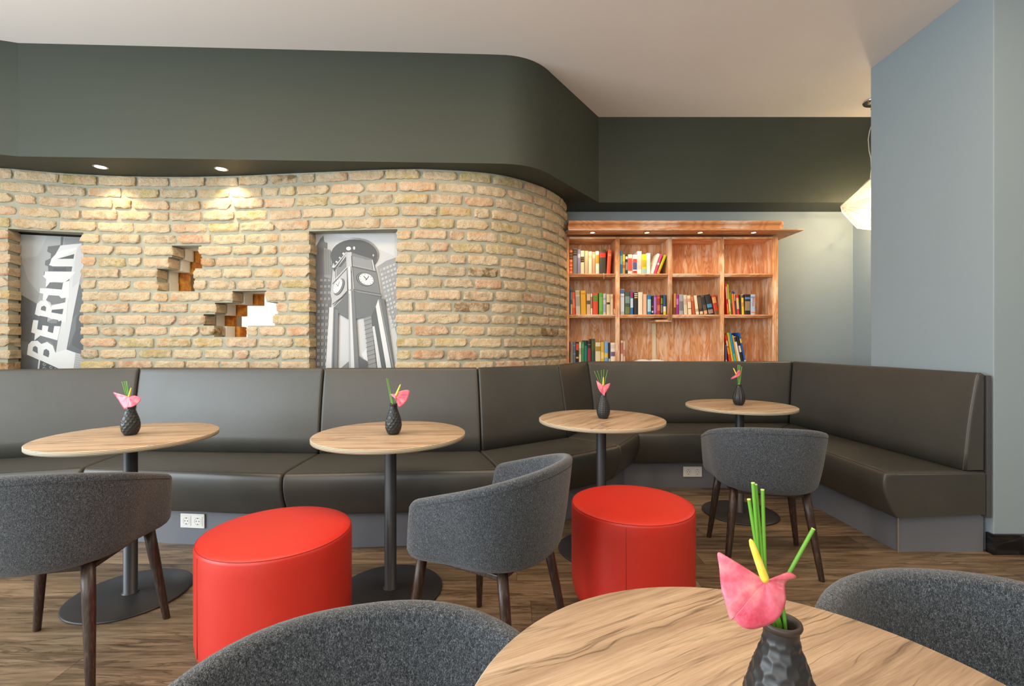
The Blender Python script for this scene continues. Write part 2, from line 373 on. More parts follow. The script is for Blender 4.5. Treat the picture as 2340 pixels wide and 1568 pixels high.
def at_s(s):
    s = max(0, min(SL-1e-6, s)); i = max(1, bisect.bisect_right(acc, s)); i = min(i, len(cv)-1)
    t = (s-acc[i-1])/(acc[i]-acc[i-1]); p = cv[i-1].lerp(cv[i], t)
    a = cv[max(0, i-4)]; b = cv[min(len(cv)-1, i+3)]; d = (b-a).normalized()
    return p, Vector((-d.y, d.x))          # normal points to the back of the wall
def s_of_px(px):
    k = (px-1170)/F; best = None
    for i in range(1, len(cv)):
        f0 = cv[i-1].x-k*cv[i-1].y; f1 = cv[i].x-k*cv[i].y
        if f0 <= 0 < f1 or f1 <= 0 < f0: return acc[i-1]+(acc[i]-acc[i-1])*abs(f0)/(abs(f0)+abs(f1))
    return 0
def W3(s, d, z):
    p, nn = at_s(s); return Vector((p.x+nn.x*d, p.y+nn.y*d, z))
RP = .0872; RT = 2.431
S = s_of_px
openings = {}   # row -> list of (s0, s1, kind)
def op(r, a, b, k): openings.setdefault(r, []).append((S(a), S(b), k))
for r, a, b in ((6, 396, 457), (7, 388, 459), (8, 361, 443), (9, 362, 442), (10, 534, 606), (11, 494, 632), (12, 468, 625), (13, 492, 563)): op(r, a, b, 'hole')
for r in range(5, 18): op(r, 22, 187, 'niche'); op(r, 709, 905, 'niche')
NR = 18
def is_open(r, s, pad=0, kinds=('hole', 'niche')):
    return any(a-pad < s < b+pad for a, b, k in openings.get(r, []) if k in kinds)
def slab(mb, d0, d1, kinds, shift=0, pad=0, smin=0, smax=SL, step=.03, mi=0):
    cuts = set(); s = smin
    while s < smax: cuts.add(round(s, 4)); s += step
    cuts.add(smax)
    for r in openings:
        for a, b, k in openings[r]:
            if k in kinds:
                for q in (a-pad+shift, b+pad+shift):
                    if smin < q < smax: cuts.add(round(q, 4))
    cuts = sorted(cuts); cs = [cuts[0]]
    for c_ in cuts[1:]:
        if c_-cs[-1] > .0015: cs.append(c_)
    n_ = len(cs)-1
    A = [[not any(a-pad+shift < (cs[i]+cs[i+1])/2 < b+pad+shift for a, b, k in openings.get(r, []) if k in kinds) for i in range(n_)] for r in range(NR)]
    for r in range(NR):
        zt = RT-r*RP; zb = zt-RP
        for i in range(n_):
            if not A[r][i]: continue
            a, b = cs[i], cs[i+1]
            f0 = [W3(a, d0, zb), W3(b, d0, zb), W3(b, d0, zt), W3(a, d0, zt)]; g0 = [W3(a, d1, zb), W3(b, d1, zb), W3(b, d1, zt), W3(a, d1, zt)]
            mb.add(f0, [(0,1,2,3)], mi, True); mb.add(g0, [(3,2,1,0)], mi, True)
            if i+1 >= n_ or not A[r][i+1]: mb.add([f0[1], g0[1], g0[2], f0[2]], [(0,1,2,3)], mi)
            if i == 0 or not A[r][i-1]: mb.add([g0[0], f0[0], f0[3], g0[3]], [(0,1,2,3)], mi)
            if r == 0 or not A[r-1][i]: mb.add([f0[3], f0[2], g0[2], g0[3]], [(0,1,2,3)], mi)
            if r == NR-1 or not A[r+1][i]: mb.add([g0[0], g0[1], f0[1], f0[0]], [(0,1,2,3)], mi)
def rnd_tint(rg):
    t = rg.random()
    if t < .50: c = (224, 202, 162)
    elif t < .64: c = (214, 194, 136)
    elif t < .82: c = (230, 198, 162)
    elif t < .88: c = (218, 172, 136)
    elif t < .965: c = (206, 186, 152)
    else: c = (150, 124, 84)
    k = .72+.24*rg.random()
    return tuple(min(1, x*k) for x in lin(c)[:3])+(1,)
def hsh(i, j, k): 
    x = math.sin(i*127.1+j*311.7+k*74.7)*43758.5453; return x-math.floor(x)
def vn(x, y, k):
    i, j = math.floor(x), math.floor(y); u, v_ = x-i, y-j; u = u*u*(3-2*u); v_ = v_*v_*(3-2*v_)
    return (hsh(i, j, k)*(1-u)+hsh(i+1, j, k)*u)*(1-v_)+(hsh(i, j+1, k)*(1-u)+hsh(i+1, j+1, k)*u)*v_
def brick(mb, tints, s0, s1, zb, zt, rg, dfront, dback, tint, mi=0):
    nx = max(5, int((s1-s0)/.009)); nz = 8; key = rg.random()*100
    L = s1-s0; H = zt-zb; out = .008+rg.random()*.010; slope = (rg.random()-.5)*.006
    cr = .0055; chip = [(.018 if rg.random() < .22 else .006)*rg.random() for _ in range(4)]
    rows = []
    for i in range(nx+1):
        u = i/nx; r_ = []
        for j in range(nz+1):
            v_ = j/nz
            s = s0+u*L; z = zb+v_*H
            # ragged outline
            if j in (0, nz): z += (vn(s*38, j*7.3, key)-.5)*.009
            if i in (0, nx): s += (vn(z*60, i*3.1, key+5)-.5)*.010
            # corner chips
            for cidx, (cu, cvv) in enumerate(((0,0),(1,0),(0,1),(1,1))):
                du = abs(u-cu)*L; dv = abs(v_-cvv)*H; k = max(0, 1-(du+dv)/.03)*chip[cidx]
                s += (1 if cu == 0 else -1)*k; z += (1 if cvv == 0 else -1)*k
            e = min(u*L, (1-u)*L, v_*H, (1-v_)*H); rr = max(0, 1-e/cr)
            d = dfront-out+slope*(u-.5)*2+(rr*rr)*.006+(vn(s*90, z*90, key+9)-.5)*.005+(vn(s*26, z*34, key+3)-.5)*.009
            r_.append(W3(s, d, z))
        rows.append(r_)
    nf = len(mb.f); mb.grid(rows, False, mi, True)
    # sides back to dback
    bnd = [rows[i][0] for i in range(nx+1)]+[rows[nx][j] for j in range(1, nz+1)]+[rows[i][nz] for i in range(nx-1, -1, -1)]+[rows[0][j] for j in range(nz-1, 0, -1)]
    par = [(s0+i/nx*L, zb) for i in range(nx+1)]+[(s1, zb+j/nz*H) for j in range(1, nz+1)]+[(s0+i/nx*L, zt) for i in range(nx-1, -1, -1)]+[(s0, zb+j/nz*H) for j in range(nz-1, 0, -1)]
    bb = [W3(s, dback, z) for s, z in par]; m_ = len(bnd)
    mb.add(bnd+bb, [(k, m_+k, m_+(k+1) % m_, (k+1) % m_) for k in range(m_)], mi, False)
    mb.add([W3(s0, dback, zb), W3(s1, dback, zb), W3(s1, dback, zt), W3(s0, dback, zt)], [(0,1,2,3)], mi)
    tints += [tint]*(len(mb.f)-nf)
def bricks(mb, tints, rg, smin, smax, dfront, dback, hole_shift=0, reveal=.11, kinds=('hole', 'niche'), mi=0, rows=range(NR)):
    BL, G = .247, .020
    for r in rows:
        zt = RT-r*RP-.010; zb = zt-.0665
        ops_ = sorted((oa+hole_shift, ob+hole_shift) for oa, ob, k in openings.get(r, []) if k in kinds)
        segs_ = []; p0 = smin; first = True
        for oa, ob in ops_+[(smax-.004, None)]:
            if oa > p0: segs_.append((p0, oa, p0 == smin, ob is None))
            if ob is not None: p0 = ob
        for (p, q, isf, isl) in segs_:
            Ls = []; tot = 0; par = (r % 2)
            x = -rg.random()*.04 if not isf else -(.13 if par else 0)-rg.random()*.03
            if isf: x = min(x, 0)
            want = q-p; lens_ = []
            if not isf: lens_.append(.118 if par else BL*(.92+.16*rg.random()))
            else: lens_.append(.13 if par else .24)
            while sum(lens_)+G*(len(lens_)-1) < want-.06:
                L = BL*(.9+.18*rg.random())
                if rg.random() < .09: L = .115
                lens_.append(L)
            f_ = (want-G*(len(lens_)-1))/sum(lens_)
            c0_ = p
            for i_, L in enumerate(lens_):
                L *= f_; a_, b_ = c0_, c0_+L; c0_ = b_+G
                near_open = (i_ == 0 and not isf) or (i_ == len(lens_)-1 and not isl) or any(is_open(r+k, (a_+b_)/2, .1) for k in (-1, 1))
                if b_-a_ < .03: continue
                if i_ == 0 and not isf: a_ += (rg.random()-.5)*.012
                if i_ == len(lens_)-1 and not isl: b_ += (rg.random()-.5)*.012
                zz = (rg.random()-.5)*.005; h = .004*rg.random(); g_ = (G*.25*(rg.random()-.3))
                brick(mb, tints, a_, b_-g_*.0, zb+zz+h, zt+zz, rg, dfront, dfront+(reveal if near_open else .02), rnd_tint(rg), mi)
rg = random.Random(11)
mb = MB(); slab(mb, 0, .105, ('hole', 'niche'), pad=.010)
wall = struct(mb.build('wall_brick', M['mortar'], weld=False))
mb = MB(); tints = []; bricks(mb, tints, rg, 0, SL, 0, .11)
struct(mb.build('brick_facing', M['brick'], wall, weld=False, attr=tints))
h0, h1 = S(300), S(700)
mb = MB(); slab(mb, .125, .225, ('hole',), shift=0, pad=-.004, smin=h0, smax=h1); struct(mb.build('plaster_lining', M['plaster'], wall, weld=False))
mb = MB(); tints = []; slab(mb, .245, .335, ('hole',), shift=.02, pad=-.01, smin=h0, smax=h1)
struct(mb.build('rear_masonry', M['amber'], wall, weld=False))
# ends of the niches: dark back boards
def niche_back(pxa, pxb):
    a, b = S(pxa)-.05, S(pxb)+.05; mb = MB(); n_ = 12
    for i in range(n_):
        s0, s1 = a+(b-a)*i/n_, a+(b-a)*(i+1)/n_
        mb.add([W3(s0, .135, .86), W3(s1, .135, .86), W3(s1, .135, 2.05), W3(s0, .135, 2.05), W3(s0, .15, .86), W3(s1, .15, .86), W3(s1, .15, 2.05), W3(s0, .15, 2.05)], [(0,1,2,3), (7,6,5,4), (3,2,6,7), (4,5,1,0)])
    return struct(mb.build('niche_back', plain('dark_board', (30, 28, 26), .8), wall, weld=False))
niche_back(22, 187); niche_back(709, 905)

# ------------------------------------------------------------------ pictures in the niches
GM = {}
def grey(v):
    v = int(round(v*.86/5.0)*5)
    if v not in GM: GM[v] = plain('print_grey_%d' % v, (v-2, v+1, v+2), .45)
    return GM[v]
def picture(name, label, A, B, zt, zb, org, sc, polys, bg):
    """A, B: left and right edge (x, y) of the flat print; polys in magnified-photo coordinates"""
    A = Vector(A); B = Vector(B); d = (B-A).normalized(); nn = Vector((d.y, -d.x))     # toward the room
    if nn.y > 0: nn = -nn
    t = thing(name, label, 'picture', (A.x, A.y, zb))
    W = (B-A).length; H = zt-zb
    mats = []; 
    def mi(v):
        m = grey(v)
        if m not in mats: mats.append(m)
        return mats.index(m)
    mb = MB(); T = Matrix.Translation((0,0,0))
    def loc(u, z, off): return Vector((d.x*u+nn.x*off, d.y*u+nn.y*off, z-zb))
    c8 = [loc(0, zb, .001), loc(W, zb, .001), loc(W, zt, .001), loc(0, zt, .001), loc(0, zb, -.022), loc(W, zb, -.022), loc(W, zt, -.022), loc(0, zt, -.022)]
    b_ = MB(); b_.add(c8, [(0,1,2,3), (7,6,5,4), (0,4,5,1), (1,5,6,2), (2,6,7,3), (3,7,4,0)]); b_.build('panel', plain('print_panel_edge', (30, 30, 30), .6), t)
    mb.add([loc(0, zb, .0014), loc(W, zb, .0014), loc(W, zt, .0014), loc(0, zt, .0014)], [(0,1,2,3)], mi(bg))
    den = 0
    for li, (v, pts) in enumerate(polys):
        q = []
        for x, y in pts:
            px = org[0]+x/sc; py = org[1]+y/sc; k = (px-1170)/F
            # ray / plane
            u = (k*A.y-A.x)/(d.x-k*d.y); Y = A.y+d.y*u; z = CAMZ-(py-784)/F*Y
            q.append((min(max(u, 0), W), min(max(z, zb), zt)))
        off = .0016+li*.00006
        mb.poly([loc(u, z, off) for u, z in q], mi(v))
    o = mb.build('print', mats, t, weld=False)
    bm = bmesh.new(); bm.from_mesh(o.data); bmesh.ops.triangulate(bm, faces=bm.faces, ngon_method='EAR_CLIP'); bm.to_mesh(o.data); bm.free()
    return t
def ell(cx, cy, rx, ry, rot=0, n=28, a0=0, a1=2*PI):
    r = []
    for i in range(n if a1-a0 > 6.2 else n+1):
        t = a0+(a1-a0)*i/n; x, y = rx*math.cos(t), ry*math.sin(t)
        r.append((cx+x*math.cos(rot)-y*math.sin(rot), cy+x*math.sin(rot)+y*math.cos(rot)))
    return r
def ln(x0, y0, x1, y1, w_):
    dx, dy = x1-x0, y1-y0; L = math.hypot(dx, dy) or 1; nx, ny = -dy/L*w_/2, dx/L*w_/2
    return [(x0+nx, y0+ny), (x1+nx, y1+ny), (x1-nx, y1-ny), (x0-nx, y0-ny)]
p1 = [(178, [(148,70),(500,90),(400,300),(240,330),(155,260)]), (150, [(155,420),(240,380),(300,560),(420,700),(390,800),(158,672)]),
 (88, [(158,672),(395,805),(500,900),(420,1400),(400,1560),(150,1560)]), (80, [(165,900),(260,860),(300,960),(200,1100)]), (102, [(165,1180),(340,1220),(300,1350),(168,1320)]),
 (96, [(780,640),(980,560),(980,1420),(800,1320),(690,1290)]), (82, [(780,980),(850,900),(900,1000),(870,1300),(760,1240)]), (118, [(800,1080),(720,1280),(740,1010),(810,900)]),
 (95, [(645,98),(672,98),(662,188),(640,188)]), (150, [(680,100),(920,105),(920,185),(672,186)])]
for k in range(8): p1.append((105, ln(682, 112+k*9, 860, 116+k*9, 2.4)))
p1 += [(100, [(500,255),(508,200),(640,186),(700,200),(620,300),(600,420),(515,460),(510,412),(475,395),(480,352),(535,325),(540,275)]),
 (222, [(560,1335),(608,1190),(655,980),(672,860),(700,720),(735,540),(765,410),(800,280),(810,175),(862,170),(900,320),(845,560),(780,880),(705,1285)]),
 (208, [(815,175),(862,170),(880,330),(845,560),(760,640),(800,300)]),
 (225, [(520,396),(600,262),(640,190),(760,178),(862,168),(820,215),(800,280),(765,412),(560,410)]), (238, [(612,258),(800,210),(820,225),(600,330),(530,380),(545,330)]),
 (78, [(608,332),(786,280),(778,330)]), (88, [(512,462),(510,412),(765,412),(755,466)]), (70, [(560,462),(565,425),(700,425),(700,462)]),
 (230, [(455,515),(465,465),(760,466),(800,470),(745,540),(700,580),(560,575),(485,640),(490,545)]), (120, [(465,465),(478,465),(472,500),(458,510)]), (95, [(690,577),(736,540),(728,580)]),
 (96, [(485,636),(530,578),(662,586),(655,657)]),
 (232, [(420,690),(425,640),(500,643),(655,655),(668,585),(735,560),(735,745),(692,742),(650,747),(620,722),(520,715),(485,768),(452,765),(460,700)]),
 (118, [(487,768),(515,713),(625,720),(650,747),(693,741),(690,792),(548,810),(530,785)]),
 (235, [(370,915),(392,805),(430,772),(490,766),(535,795),(550,822),(690,790),(720,760),(700,1000),(650,990),(560,968),(500,946),(415,935)]), (195, [(490,768),(535,790),(550,822),(545,850),(525,812)]),
 (92, [(432,868),(440,836),(470,824),(490,842),(485,884)]), (84, [(545,896),(550,868),(672,858),(660,916)]),
 (82, [(400,975),(420,930),(500,945),(495,997),(560,965),(615,975),(610,1000),(650,978),(640,1042),(575,1036),(562,1112),(505,1100),(515,1040),(450,1030),(445,1082),(395,1070)]), (120, [(500,995),(560,968),(612,976),(605,1010),(540,1010)]),
 (236, [(332,1105),(355,975),(408,980),(395,1072),(445,1084),(452,1031),(515,1042),(505,1097),(562,1114),(575,1040),(640,1042),(608,1192),(430,1140),(365,1192),(372,1120)]),
 (104, [(395,1192),(430,1140),(610,1190),(590,1318),(540,1238),(500,1208),(440,1228)]), (130, [(470,1190),(540,1205),(575,1250),(585,1300),(520,1215)]),
 (238, [(288,1340),(302,1235),(335,1198),(400,1193),(440,1228),(500,1206),(560,1245),(588,1320),(700,1285),(800,1320),(778,1520),(655,1502)]),
 (92, [(348,1300),(352,1262),(375,1248),(400,1265),(403,1330)]), (92, [(458,1345),(465,1295),(490,1280),(520,1300),(525,1330),(515,1370)]),
 (190, [(800,1320),(960,1350),(960,1560),(778,1560)]), (60, [(430,1400),(655,1502),(640,1560),(395,1560)]), (215, [(412,1395),(428,1400),(408,1560),(392,1560)])]
for k in range(7): p1.append((140, ln(800, 1345+k*24, 960, 1372+k*24, 3)))
for cx, cy in ((470,1440),(470,1480),(540,1470),(590,1492)):
    for a in range(0, 9):
        t0, t1 = a*.8, (a+1)*.8; r0, r1 = 20-a*1.9, 20-(a+1)*1.9
        p1.append((200, ln(cx+r0*math.cos(t0), cy+r0*math.sin(t0), cx+r1*math.cos(t1), cy+r1*math.sin(t1), 4)))
k0 = (32-1170)/F; k1 = (200-1170)/F
picture('berlin_letters_picture', 'framed grey photograph of tall BERLIN letters in the left brick niche', (k0*3.53, 3.53), (k1*3.652, 3.652), 1.979, .90, (0, 520), 4.6136, p1, 168)
p2 = [(228, [(300,62),(930,60),(930,300),(700,200)]), (206, [(100,72),(260,70),(420,130),(250,250),(180,90)]),
 (165, [(745,415),(840,352),(960,310),(960,1150),(900,960),(800,740),(770,520)])]
for r in range(14):
    for c_ in range(5):
        x = 775+c_*34+r*9; y = 440+r*46-c_*14
        if x < 930: p2.append(((205 if (r*7+c_*3) % 5 else 182), [(x, y), (x+24, y-9), (x+27, y+16), (x+3, y+25)]))
p2 += [(108, [(100,330),(104,200),(150,120),(180,88),(188,150),(222,165),(222,230),(285,250),(275,450),(285,560),(245,1000),(212,1560),(95,1560)]),
 (150, [(185,215),(250,235),(275,300),(262,540),(190,520)])]
for c_ in range(9): p2.append((85, ln(112+c_*18, 200+c_*6, 108+c_*18, 500, 5)))
for r in range(14):
    y = 545+r*64*(1+.004*r)
    for c_ in range(3):
        x = (128+c_*42)-(r*.5) if r > 3 else 150+c_*42
        if x < 245: p2.append((188, [(x, y), (x+8, y), (x+7, y+24+r), (x-1, y+24+r)])); p2.append((188, [(x+14, y), (x+22, y), (x+21, y+24+r), (x+13, y+24+r)]))
p2 += [(150, ell(512, 292, 252, 180)), (205, ell(490, 268, 225, 150, .1)), (84, ell(510, 300, 248, 172)),
 (70, [(262,400),(330,430),(300,470)]),
 (196, [(285,430),(300,470),(432,268),(442,440),(442,662),(285,832),(262,700)]), (140, [(322,440),(425,305),(430,420),(325,530)]), (90, [(322,440),(345,420),(370,420),(425,350),(425,305)]),
 (85, ln(284, 598, 440, 428, 9)), (80, ln(436, 445, 440, 665, 7)), (75, ln(282, 812, 452, 680, 9)), (90, ln(312, 440, 316, 560, 6)), (228, ln(300, 560, 438, 415, 6)),
 (128, [(485,268),(700,335),(745,480),(790,735),(500,668)]), (152, [(490,305),(600,330),(640,345),(690,345),(705,452),(490,408)]), (230, ln(700, 345, 722, 458, 9)), (88, ln(490, 415, 740, 470, 10)), (180, ln(490, 400, 735, 455, 5)),
 (90, ln(500, 655, 790, 705, 10)), (150, ln(505, 668, 795, 718, 8)), (75, ln(508, 682, 795, 730, 5)),
 (232, ell(452, 225, 26, 20)), (220, ell(290, 415, 13, 14)), (215, ell(325, 365, 11, 11)), (215, ell(360, 322, 10, 10)), (220, ell(398, 278, 12, 12)), (200, ell(712, 296, 9, 12)), (220, ell(510, 220, 12, 18)),
 (222, ln(300, 425, 430, 262, 9)),
 (108, [(300,842),(450,690),(458,972),(345,902)]), (80, ln(345, 905, 458, 972, 4)), (112, [(510,678),(790,735),(745,840),(690,937),(530,965)]),
 (150, [(610,955),(690,935),(752,1560),(660,1560),(640,1200)])]
for k in range(11): p2.append((100, ln(612+k*4, 990+k*46, 712+k*5, 955+k*46, 6)))
p2 += [(228, [(250,842),(300,842),(272,1560),(208,1560)]), (150, [(292,842),(300,842),(282,1560),(268,1560)]), (95, [(300,840),(345,862),(330,1560),(280,1560)]), (120, [(312,860),(345,870),(333,1560),(300,1560)]),
 (92, [(690,935),(742,828),(855,1560),(795,1560),(705,1040)]), (236, [(738,835),(766,756),(920,1560),(862,1560)]), (108, [(768,740),(830,760),(945,1560),(915,1560)]), (160, ln(775, 760, 925, 1500, 8)),
 (226, [(702,1045),(725,1040),(812,1560),(768,1560)]),
 (206, [(435,265),(485,262),(490,420),(468,412),(472,650),(450,660),(442,430)]), (238, [(452,415),(475,415),(480,655),(455,660)]), (80, ln(482, 300, 505, 640, 6)), (205, ln(486, 420, 508, 650, 7)),
 (228, [(452,662),(482,668),(520,1560),(458,1560)]), (188, [(452,700),(464,700),(480,1560),(458,1560)]), (122, [(478,660),(512,668),(568,1560),(518,1560)]),
 (130, [(350,1500),(455,1410),(455,1560),(340,1560)]), (95, [(562,1350),(600,1390),(655,1420),(660,1560),(565,1560)]), (235, [(590,1330),(640,1275),(655,1410),(610,1385)]),
 (62, ell(622, 548, 92, 68, .42)), (160, ell(628, 548, 88, 64, .42)), (80, ell(632, 548, 86, 62, .42)), (240, ell(640, 548, 80, 58, .42)),
 (62, ell(352, 628, 46, 94, .42)), (170, ell(348, 626, 43, 90, .42)), (80, ell(344, 624, 42, 87, .42)), (236, ell(340, 620, 38, 82, .42))]
for k in range(12):
    a = k*PI/6; ca, sa = math.cos(.42), math.sin(.42)
    def q(r): x, y = r*76*math.cos(a), r*54*math.sin(a); return (640+x*ca-y*sa, 548+x*sa+y*ca)
    (x0, y0), (x1, y1) = q(.82), q(.98); p2.append((50, ln(x0, y0, x1, y1, 4)))
    def q2(r): x, y = r*36*math.cos(a), r*78*math.sin(a); return (340+x*ca-y*sa, 620+x*sa+y*ca)
    (x0, y0), (x1, y1) = q2(.85), q2(.98); p2.append((120, ln(x0, y0, x1, y1, 3)))
p2 += [(50, ln(645, 552, 612, 515, 7)), (50, ln(632, 560, 668, 515, 6)), (110, ln(342, 622, 322, 595, 4)), (110, ln(340, 625, 358, 570, 3))]
picture('clock_tower_picture', 'framed grey photograph of an old clock tower in the brick niche', ((721-1170)/F*3.60, 3.60), ((908-1170)/F*3.565, 3.565), 1.997, .90, (700, 520), 4.6127, p2, 214)

# ------------------------------------------------------------------ upholstered corner bench
SZ = .46; BT = 1.0
R = [(-4.30, 2.45), (-2.485, 3.08), (-1.234, 3.01), (-.197, 3.075), (.42, 3.515), (.725, 4.15), (2.43, 4.15), (2.49, 2.60)]
FR = [(-4.05, 2.20), (-2.42, 2.655), (-1.234, 2.528), (-.065, 2.615), (.744, 3.238), (.983, 3.66), (2.012, 3.66), (2.012, 2.55)]
R = [Vector(p) for p in R]; FR = [Vector(p) for p in FR]
def miters(pl, side):
    ns = []
    for a, b in zip(pl, pl[1:]):
        d = (b-a).normalized(); ns.append(Vector((-d.y, d.x))*side)
    out = [ns[0]]
    for a, b in zip(ns, ns[1:]):
        m = (a+b).normalized(); out.append(m/max(.35, m.dot(a)))
    out.append(ns[-1]); return out
MR = miters(R, 1)          # away from the room
MK = miters(FR, 1)
bench_info = [
 ('long dark leather bench section at the far left under the lettered picture', 'far left'),
 ('dark leather bench section behind the leftmost table, under the wall holes', 'b'),
 ('dark leather bench section behind the second table, below clock tower picture', 'c'),
 ('angled dark leather bench section behind the grey felt armchair at centre', 'd'),
 ('narrow brownish leather corner section beside the bookcase, shortest of the bench', 'e'),
 ('straight dark leather bench section in front of the bookcase', 'f'),
 ('dark leather bench section running along the blue wall at the right', 'g')]
GAP = .0025
for i in range(7):
    lab, _ = bench_info[i]
    mid = (R[i]+R[i+1]+FR[i]+FR[i+1])/4
    t = thing('bench_section', lab, 'bench', (mid.x, mid.y, 0), 0, 'joined sections of the leather corner bench')
    o3 = Vector((mid.x, mid.y, 0))
    L = (FR[i+1]-FR[i]).length; LR = (R[i+1]-R[i]).length
    last = i == 6
    # stations along the section; e = distance to the nearest end
    def stations(L):
        rr = .016; es = [0, .0015, .004, .008, .012, .016, .03]
        ss = [(e, e) for e in es]; n_ = max(4, int(L/.12))
        for k in range(1, n_): ss.append((.03+(L-.06)*k/n_, .1))
        ss += [(L-e, e) for e in es[::-1]]
        return [((GAP+s*(L-2*GAP)/L)/L, rr*(1-math.sqrt(max(0, 1-(1-min(e, rr)/rr)**2)))) for s, e in ss]
    prof = [(9, .218), (9, .45), (8, SZ), (.40, SZ+.003), (.2, SZ+.005), (.05, SZ+.003), (.022, SZ), (.009, SZ-.006), (.002, SZ-.018), (-.002, SZ-.04), (-.003, SZ-.065), (0, SZ-.09), (.015, .32), (.05, .25), (.068, .222), (.074, .215)]
    rows = []
    for u, q in stations(L):
        a = (R[i]+MR[i]*.124).lerp(R[i+1]+MR[i+1]*.124, u); b = FR[i].lerp(FR[i+1], u); D = (b-a).length; row_ = []
        for k, (t_, z) in enumerate(prof):
            zz = z-(q if z > .4 else 0); tt = (0 if t_ == 9 else .01 if t_ == 8 else 1-t_/D-(q/D if t_ < .1 else 0))
            p = a+(b-a)*tt; row_.append(Vector((p.x, p.y, zz))-o3)
        rows.append(row_)
    mb = MB(); mb.grid(rows, False, 0, True)
    mb.poly(rows[0]); mb.poly(rows[-1][::-1]); 
    n_ = len(prof)
    mb.add([r_[0] for r_ in rows]+[r_[-1] for r_ in rows], [(k, k+1, len(rows)+k+1, len(rows)+k) for k in range(len(rows)-1)])
    cu = mb.build('seat_cushion', M['leather'], t)
    # stitched seam along the front edge of the seat
    sm_ = MB(); path = []
    for k in range(21):
        u = .01+.98*k/20; a = R[i].lerp(R[i+1], u); b = FR[i].lerp(FR[i+1], u); p = a+(b-a)*.957; path.append(Vector((p.x, p.y, SZ+.0015))-o3)
    sm_.tube(path, .0011, 5); sm_.build('seam', M['thread'] if False else M['leather'], cu)
    bprof = [(0, SZ+.004), (.012, .56), (.026, .68), (.044, .80), (.062, .90), (.074, .965), (.079, .986), (.085, .997), (.095, BT+.001), (.108, BT), (.118, .996), (.124, .988), (.126, .975), (.126, SZ+.004)]
    rows = []
    eps = stations(LR); 
    for u, q in eps:
        a = R[i].lerp(R[i+1], u); mm = MR[i].lerp(MR[i+1], u); row_ = []
        for k, (o_, z) in enumerate(bprof):
            bul = .008*math.sin(PI*min(1, max(0, (z-.46)/.54)))*min(1, u*(1-u)*8) if k < 6 else 0
            oo = o_-bul+(q if k < 7 else (-q if k > 10 else 0)); zz = z-(q if z > .9 else 0)
            p = a+mm*oo; row_.append(Vector((p.x, p.y, zz))-o3)
        rows.append(row_)
    mb = MB(); mb.grid(rows, False, 0, True); mb.poly(rows[0]); mb.poly(rows[-1][::-1])
    mb.add([r_[0] for r_ in rows]+[r_[-1] for r_ in rows], [(k, k+1, len(rows)+k+1, len(rows)+k) for k in range(len(rows)-1)])
    bk = mb.build('backrest', M['leather'], t)
    if last:
        sm_ = MB(); pts = [Vector((R[7].x+o_, R[7].y+.009, z))-o3 for o_, z in bprof[:9]]
        sm_.tube([p+Vector((-.0015, 0, 0)) for p in pts], .0013, 5); sm_.build('seam', M['thread'], bk)
        pm = MB(); a = Vector((R[7].x+.130, R[7].y+.005)); pm.box((a.x-o3.x, a.y-o3.y, .20), (a.x+.022-o3.x, 4.14-o3.y, .985)); pm.build('back_board', M['endpanel'], t, bevel=.001)
        sm_ = MB(); sm_.tube([Vector((FR[7].x+.006, FR[7].y+.012, SZ-.012))-o3, Vector((R[7].x+.11, FR[7].y+.006, SZ-.002))-o3], .0012, 5)
        sm_.build('seam', M['thread'], cu)
    # plinth
    a, b = FR[i]+MK[i]*.14, FR[i+1]+MK[i+1]*.14
    a2, b2 = FR[i]+MK[i]*.165, FR[i+1]+MK[i+1]*.165
    if last: b = Vector((2.155, 2.64)); b2 = Vector((2.18, 2.66))
    mb = MB(); pts = [Vector((q.x, q.y, z))-o3 for z in (0, .214) for q in (a, b, b2, a2)]
    mb.add(pts, [(0,1,5,4), (1,2,6,5), (2,3,7,6), (3,0,4,7), (4,5,6,7), (3,2,1,0)])
    if last: mb.box((2.157-o3.x, 2.64-o3.y, 0), (2.632-o3.x, 2.662-o3.y, .214))
    mb.build('plinth', M['kick'], t)
    if last:
        mb = MB(); mb.box((2.150-o3.x, 2.635-o3.y, 0), (2.158-o3.x, 2.645-o3.y, .214)); mb.build('corner_trim', M['alu'], t)
# strip that closes the gap between backrests and brickwork
mb = MB(); N_ = 60
rb = [R[k]+MR[k]*.128 for k in range(5)]
lens = [0]
for a, b in zip(rb, rb[1:]): lens.append(lens[-1]+(b-a).length)
fr = []
for k in range(N_+1):
    s = lens[-1]*k/N_; j = max(0, min(3, bisect.bisect_right(lens, s)-1)); fr.append(rb[j].lerp(rb[j+1], (s-lens[j])/(lens[j+1]-lens[j])))
def wall_y(x):
    for i in range(1, len(cv)):
        if cv[i-1].x <= x <= cv[i].x: return cv[i-1].y+(cv[i].y-cv[i-1].y)*(x-cv[i-1].x)/(cv[i].x-cv[i-1].x)
    return None
rows = []
for p in fr:
    y = wall_y(min(p.x, .40)) or p.y+.2; y = max(p.y+.01, y-.03)
    rows.append([Vector((p.x, p.y, .86)), Vector((p.x, p.y, .955)), Vector((p.x, y, .955)), Vector((p.x, y, .86))])
mb.grid(rows, False, 0, False); struct(mb.build('trim_1', M['endpanel']))
